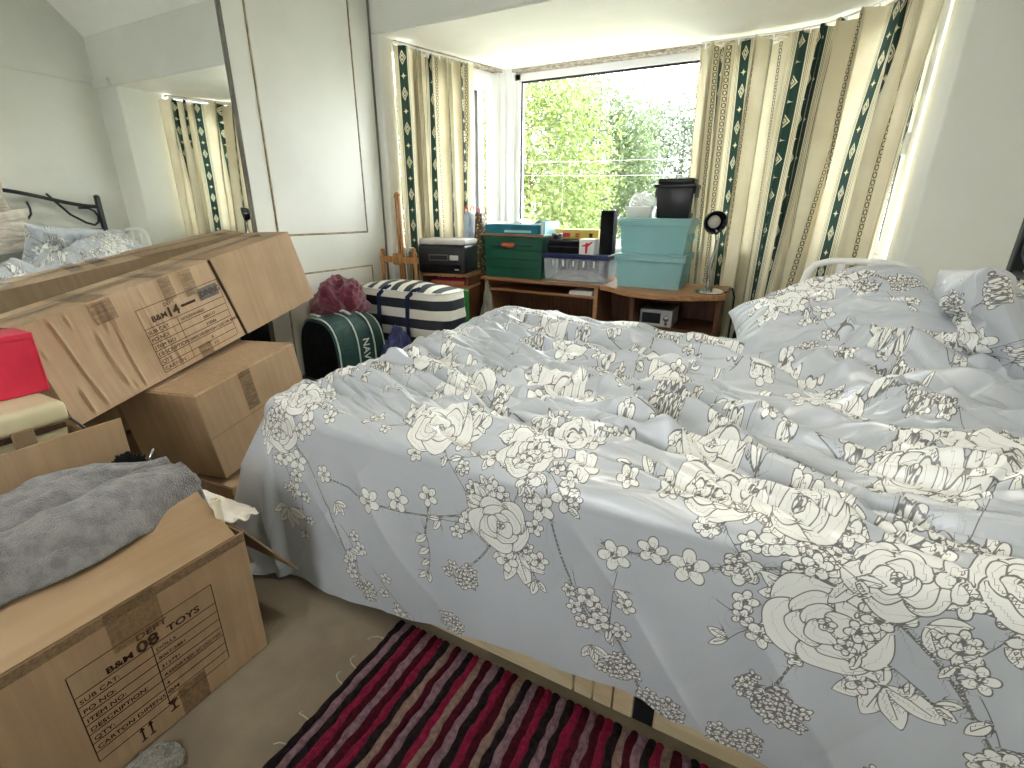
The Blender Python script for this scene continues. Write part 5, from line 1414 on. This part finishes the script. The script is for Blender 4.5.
tray = thing('wooden_board', 'thin pale board lying across the green crate', 'board', (-1.615, 3.26, DZ + 0.293))
MB().box((-0.255, -0.165, 0.0), (0.245, 0.16, 0.007)).build('board', M['batten'], tray, bevel=0.002)
MB().box((-0.255, -0.168, -0.004), (0.245, -0.165, 0.009)).build('edge_band', M['wood'], tray)
M['tealcard'] = pmat('teal_card', srgb(26, 116, 138), 0.5, 0.35, col2=srgb(20, 98, 120), vscale=7)
M['palebluecard'] = pmat('pale_blue_card', srgb(160, 214, 226), 0.5, 0.35, col2=srgb(146, 202, 216), vscale=7)
tl = thing('teal_box', 'flat teal box on the board over the green crate', 'box', (-1.64, 3.28, DZ + 0.3005))
MB().box((-0.215, -0.13, 0.0), (0.20, 0.13, 0.046)).build('body', M['tealcard'], tl, bevel=0.002)
MB().box((-0.217, -0.132, 0.040), (0.202, 0.132, 0.062)).build('lid', M['tealcard'], tl, bevel=0.002)
MB().box((-0.06, -0.1335, 0.010), (0.15, -0.129, 0.026)).build('printed_panel', M['palebluecard'], tl)
pb = thing('folder', 'pale blue folder standing right of the teal box', 'folder', (-1.412, 3.30, DZ + 0.3005))
MB().box((-0.016, -0.13, 0.0), (-0.006, 0.13, 0.085)).build('cover', M['palebluecard'], pb, bevel=0.001)
MB().box((-0.006, -0.125, 0.002), (0.006, 0.125, 0.082)).build('pages', M['paper'], pb)
MB().box((0.006, -0.13, 0.0), (0.016, 0.13, 0.085)).build('cover', M['palebluecard'], pb, bevel=0.001)
for k, (x, y, rz, lab) in enumerate(((-1.745, 3.28, 0.1, 'white paper sheet on the left of the teal box'), (-1.535, 3.29, -0.1, 'curled white paper sheet on the right of the teal box'))):
    uu, vv_ = np.meshgrid(np.linspace(-0.09, 0.09, 24), np.linspace(-0.09, 0.09, 24))
    o = link('paper_sheet', grid_mesh('paper_sheet', np.stack([uu, vv_, 0.004 + 0.03 * np.abs(uu / 0.1) ** 3 * (k + 0.4) + 0.004 * pn(uu * 12, vv_ * 12, k)], -1)), M['paper'])
    o.location = (x, y, DZ + 0.364 + 0.0005 * k); o.rotation_euler = (0, 0, rz); tag(o, lab, 'paper', 'loose papers on the teal box')

# clear box with a navy rim
def clear_mat(name, col, alpha):
    m, nt, b = new_mat(name)
    b.inputs['Base Color'].default_value = col; b.inputs['Roughness'].default_value = 0.12; b.inputs['Specular IOR Level'].default_value = 0.7
    nt.links.new((noise_tex(nt, 8, 3) * 0.12 + (alpha - 0.06)).k, b.inputs['Alpha']); return m
M['clear'] = clear_mat('clear_plastic', srgb(206, 210, 216), 0.32)
M['navyplastic'] = pmat('navy_plastic', srgb(34, 42, 92), 0.35, 0.45, col2=srgb(28, 34, 78), vscale=6)
cl = crate('clear_storage_box', 'clear plastic storage box with a navy rim in the middle of the desk', 'box', (-1.15, 3.25, DZ), 0.225, 0.145, 0.175, M['clear'], tx=0.018, rim=0.020, rimmat=M['navyplastic'])
MB().box((-0.235, -0.155, 0.176), (0.235, 0.155, 0.186)).build('lid', M['navyplastic'], cl, bevel=0.003)
for k in range(5):
    MB().box((-0.155 + 0.072 * k, -0.1445, 0.105), (-0.143 + 0.072 * k, -0.1415, 0.145)).build('vent_slot', M['paper'], cl)
lump('folded_paper', 'crumpled white papers inside the clear storage box', 'paper', (-1.16, 3.25, DZ + 0.006), 0.17, 0.10, 0.06, M['paper'], 81, 0.25)
ng = thing('navy_organiser', 'navy slotted organiser inside the clear storage box', 'organiser', (-1.15, 3.29, DZ + 0.006))
MB().box((-0.18, 0.02, 0.0), (0.18, 0.035, 0.155)).build('back_panel', M['navyplastic'], ng)
for k in range(6): MB().box((-0.18 + 0.072 * k - 0.002, -0.02, 0.06), (-0.18 + 0.072 * k + 0.002, 0.022, 0.155)).build('divider', M['navyplastic'], ng)
# things on the clear box
TB = DZ + 0.1865
bk1 = thing('black_case', 'black zipped case lying on the clear storage box', 'case', (-1.25, 3.25, TB))
MB().box((-0.115, -0.10, 0), (0.115, 0.12, 0.082)).build('body', M['blackmatt'], bk1, bevel=0.012, seg=3, smooth=True)
MB().box((-0.117, -0.103, 0.038), (0.117, 0.122, 0.044)).build('zip_band', M['black'], bk1, bevel=0.002)
cam_b = thing('camera_body', 'small dark camera on top of the black case', 'camera', (-1.31, 3.19, TB + 0.0825))
MB().box((-0.035, -0.02, 0), (0.035, 0.02, 0.045)).build('body', M['plasticgrey'], cam_b, bevel=0.006)
MB().lathe([(0.017, 0), (0.017, 0.02), (0.013, 0.022)], 16, (0.005, -0.02, 0.022), (0, -1, 0)).build('lens', M['black'], cam_b, smooth='auto')
M['yellow'] = pmat('yellow_card', srgb(222, 204, 108), 0.5, 0.35, col2=srgb(210, 186, 84), vscale=12)
gm_ = thing('game_box', 'yellow board game box behind the black case', 'box', (-1.225, 3.345, TB + 0.084))
MB().box((-0.155, -0.03, 0.0), (0.165, 0.09, 0.055)).build('body', M['yellow'], gm_, bevel=0.002)
MB().box((-0.157, -0.032, 0.05), (0.167, 0.092, 0.066)).build('lid', M['yellow'], gm_, bevel=0.002)
for k, (x, w_, c_) in enumerate(((-0.145, 0.03, M['orangep']), (-0.10, 0.06, M['red']), (0.0, 0.03, M['orangep']), (0.10, 0.025, M['ink']))):
    MB().box((x, -0.0335, 0.014), (x + w_, -0.030, 0.042)).build('printed_patch', c_, gm_)
cu = thing('picture_cube', 'small white gift cube printed with a red figure, on the clear box', 'box', (-1.072, 3.165, TB))
MB().box((-0.052, -0.045, 0), (0.052, 0.05, 0.098)).build('body', M['paper'], cu, bevel=0.002)
fg = MB()
fg.add([(x, -0.0462, z) for x, z in ((-0.01, 0.008), (0.005, 0.008), (0.008, 0.05), (0.04, 0.078), (0.036, 0.084), (0.012, 0.07), (0.0, 0.078), (-0.012, 0.064), (-0.034, 0.056), (-0.032, 0.05), (-0.01, 0.052))], [tuple(range(11))])
fg.build('printed_figure', M['red'], cu)
M['speakercloth'] = pmat('speaker_cloth', srgb(20, 20, 22), 0.9, 0.15, col2=srgb(28, 28, 30), vscale=90, bump=0.5, bscale=400)
sk = thing('speaker', 'tall slim black speaker between the cube and the teal bins', 'speaker', (-0.972, 3.25, TB))
MB().box((-0.043, -0.05, 0), (0.043, 0.05, 0.275)).build('cabinet', M['speakercloth'], sk, bevel=0.005)
MB().box((-0.039, -0.054, 0.006), (0.039, -0.049, 0.269)).build('grille', M['speakercloth'], sk, bevel=0.003)

# teal bins
m, nt, b = new_mat('teal_translucent_plastic')
nt.links.new(mixc(nt, noise_tex(nt, 5, 3).step(0.35, 0.65), srgb(184, 226, 232), srgb(172, 218, 225)), b.inputs['Base Color'])
b.inputs['Roughness'].default_value = 0.3
tt = nt.nodes.new('ShaderNodeBsdfTranslucent'); tt.inputs[0].default_value = srgb(170, 220, 214)
mx = nt.nodes.new('ShaderNodeMixShader'); mx.inputs[0].default_value = 0.45
nt.links.new(b.outputs[0], mx.inputs[1]); nt.links.new(tt.outputs[0], mx.inputs[2]); nt.links.new(mx.outputs[0], nt.nodes['Material Output'].inputs[0])
M['teal'] = m
def bin_(label, c, hx, hy, h):
    t = crate('storage_bin', label, 'bin', c, hx, hy, h - 0.014, M['teal'], tx=0.020, rim=0.030, group='teal bins on the desk')
    MB().box((-hx - 0.011, -hy - 0.011, h - 0.012), (hx + 0.011, hy + 0.011, h)).build('lid', M['teal'], t, bevel=0.004)
    for x in (-0.09, 0.07): MB().box((x, -hy - 0.013, h - 0.034), (x + 0.012, -hy - 0.008, h - 0.02)).build('lid_tab', M['teal'], t)
    MB().box((hx - 0.004, -0.05, h * 0.42), (hx + 0.012, 0.05, h * 0.58)).build('handle', M['teal'], t, bevel=0.004)
    return t
bin_('lower of the two teal plastic bins stacked on the desk', (-0.657, 3.265, DZ), 0.210, 0.160, 0.208)
bin_('upper of the two teal plastic bins, under the black lidded tub', (-0.653, 3.270, DZ + 0.2085), 0.208, 0.158, 0.210)
BT = DZ + 0.419
bt = thing('black_tub', 'black lidded tub on top of the teal bins', 'tub', (-0.568, 3.29, BT))
MB().box((-0.108, -0.095, 0), (0.108, 0.095, 0.175), taper=(0.012, 0.012)).build('body', M['black'], bt, bevel=0.008, smooth=True)
MB().box((-0.122, -0.105, 0.172), (0.122, 0.105, 0.195)).build('lid_rim', M['black'], bt, bevel=0.006, smooth=True)
MB().box((-0.105, -0.09, 0.195), (0.105, 0.09, 0.228)).build('lid', M['black'], bt, bevel=0.012, seg=3, smooth=True)
MB().box((-0.03, -0.06, 0.226), (0.03, 0.06, 0.232)).build('lid_recess', M['blackmatt'], bt, bevel=0.002)
for s_ in (-1, 1): MB().box((s_ * 0.118 - 0.008, -0.03, 0.12), (s_ * 0.118 + 0.008, 0.03, 0.185)).build('clip', M['black'], bt, bevel=0.003)
MB().box((0.1045, -0.06, 0.03), (0.1085, 0.0, 0.14)).build('sticker', M['paper'], bt)
wt = thing('white_tub', 'shallow white tub on the teal bins beside the black tub', 'tub', (-0.775, 3.27, BT))
MB().box((-0.078, -0.075, 0), (0.078, 0.075, 0.055), taper=(0.008, 0.008)).build('body', M['white'], wt, bevel=0.006, smooth=True)
MB().box((-0.084, -0.08, 0.053), (0.084, 0.08, 0.068)).build('lid', M['white'], wt, bevel=0.004, smooth=True)
M['clearbag'] = clear_mat('clear_polythene', srgb(236, 236, 238), 0.5)
lump('polythene_bag', 'crumpled clear polythene bag on the white tub', 'bag', (-0.775, 3.28, BT + 0.0685), 0.075, 0.07, 0.075, M['clearbag'], 91, 0.3)

# desk lamp
lp = thing('desk_lamp', 'chrome desk lamp with a dark round head at the desk edge', 'lamp', (-0.285, 3.12, DZ))
MB().lathe([(0.0, 0), (0.078, 0), (0.080, 0.006), (0.074, 0.016), (0.045, 0.026), (0.015, 0.032), (0.0, 0.033)], 32).build('base', M['chrome'], lp, smooth='auto')
MB().tube([(-0.01, 0, 0.03), (-0.02, 0, 0.12), (-0.012, 0, 0.18), (0.0, 0, 0.235), (0.002, 0, 0.30), (-0.012, -0.005, 0.365)], 0.011, 12).build('stem', M['chrome'], lp, smooth=True)
hd_ = Vector((0.45, -0.85, -0.15)).normalized()
hc = Vector((-0.030, -0.01, 0.405))
M['lamphead'] = pmat('dark_chrome', srgb(70, 70, 74), 0.18, 0.6, 0.8, col2=srgb(52, 52, 56), vscale=6)
MB().lathe([(0.0, -0.045), (0.03, -0.042), (0.052, -0.02), (0.062, 0.015), (0.064, 0.03), (0.058, 0.03), (0.05, 0.0), (0.03, -0.022), (0.0, -0.028)], 32, hc, hd_).build('head', M['lamphead'], lp, smooth=True)
MB().lathe([(0.0, -0.02), (0.024, -0.018), (0.036, 0.0), (0.034, 0.012), (0.02, 0.02), (0, 0.022)], 24, hc, hd_).build('bulb', M['scanlid'], lp, smooth=True)
MB().lathe([(0.010, -0.07), (0.014, -0.066), (0.012, -0.042)], 12, hc, hd_).build('switch', M['black'], lp, smooth=True)
tag(MB().tube([(-0.20, 3.13, DZ + 0.006), (-0.19, 3.20, DZ + 0.005), (-0.195, 3.30, DZ + 0.006), (-0.175, 3.36, DZ + 0.004), (-0.155, 3.36, DZ - 0.05), (-0.15, 3.34, 0.45), (-0.15, 3.33, 0.01)], 0.005, 8).build('lamp_cable', M['black'], smooth=True), 'black cable trailing from the desk lamp over the desk edge', 'cable')
lump('dark_bag', 'dark bag slumped under the curtain beside the desk', 'bag', (-0.08, 3.22, 0.0), 0.06, 0.10, 0.62, M['blackmatt'], 95, 0.1)
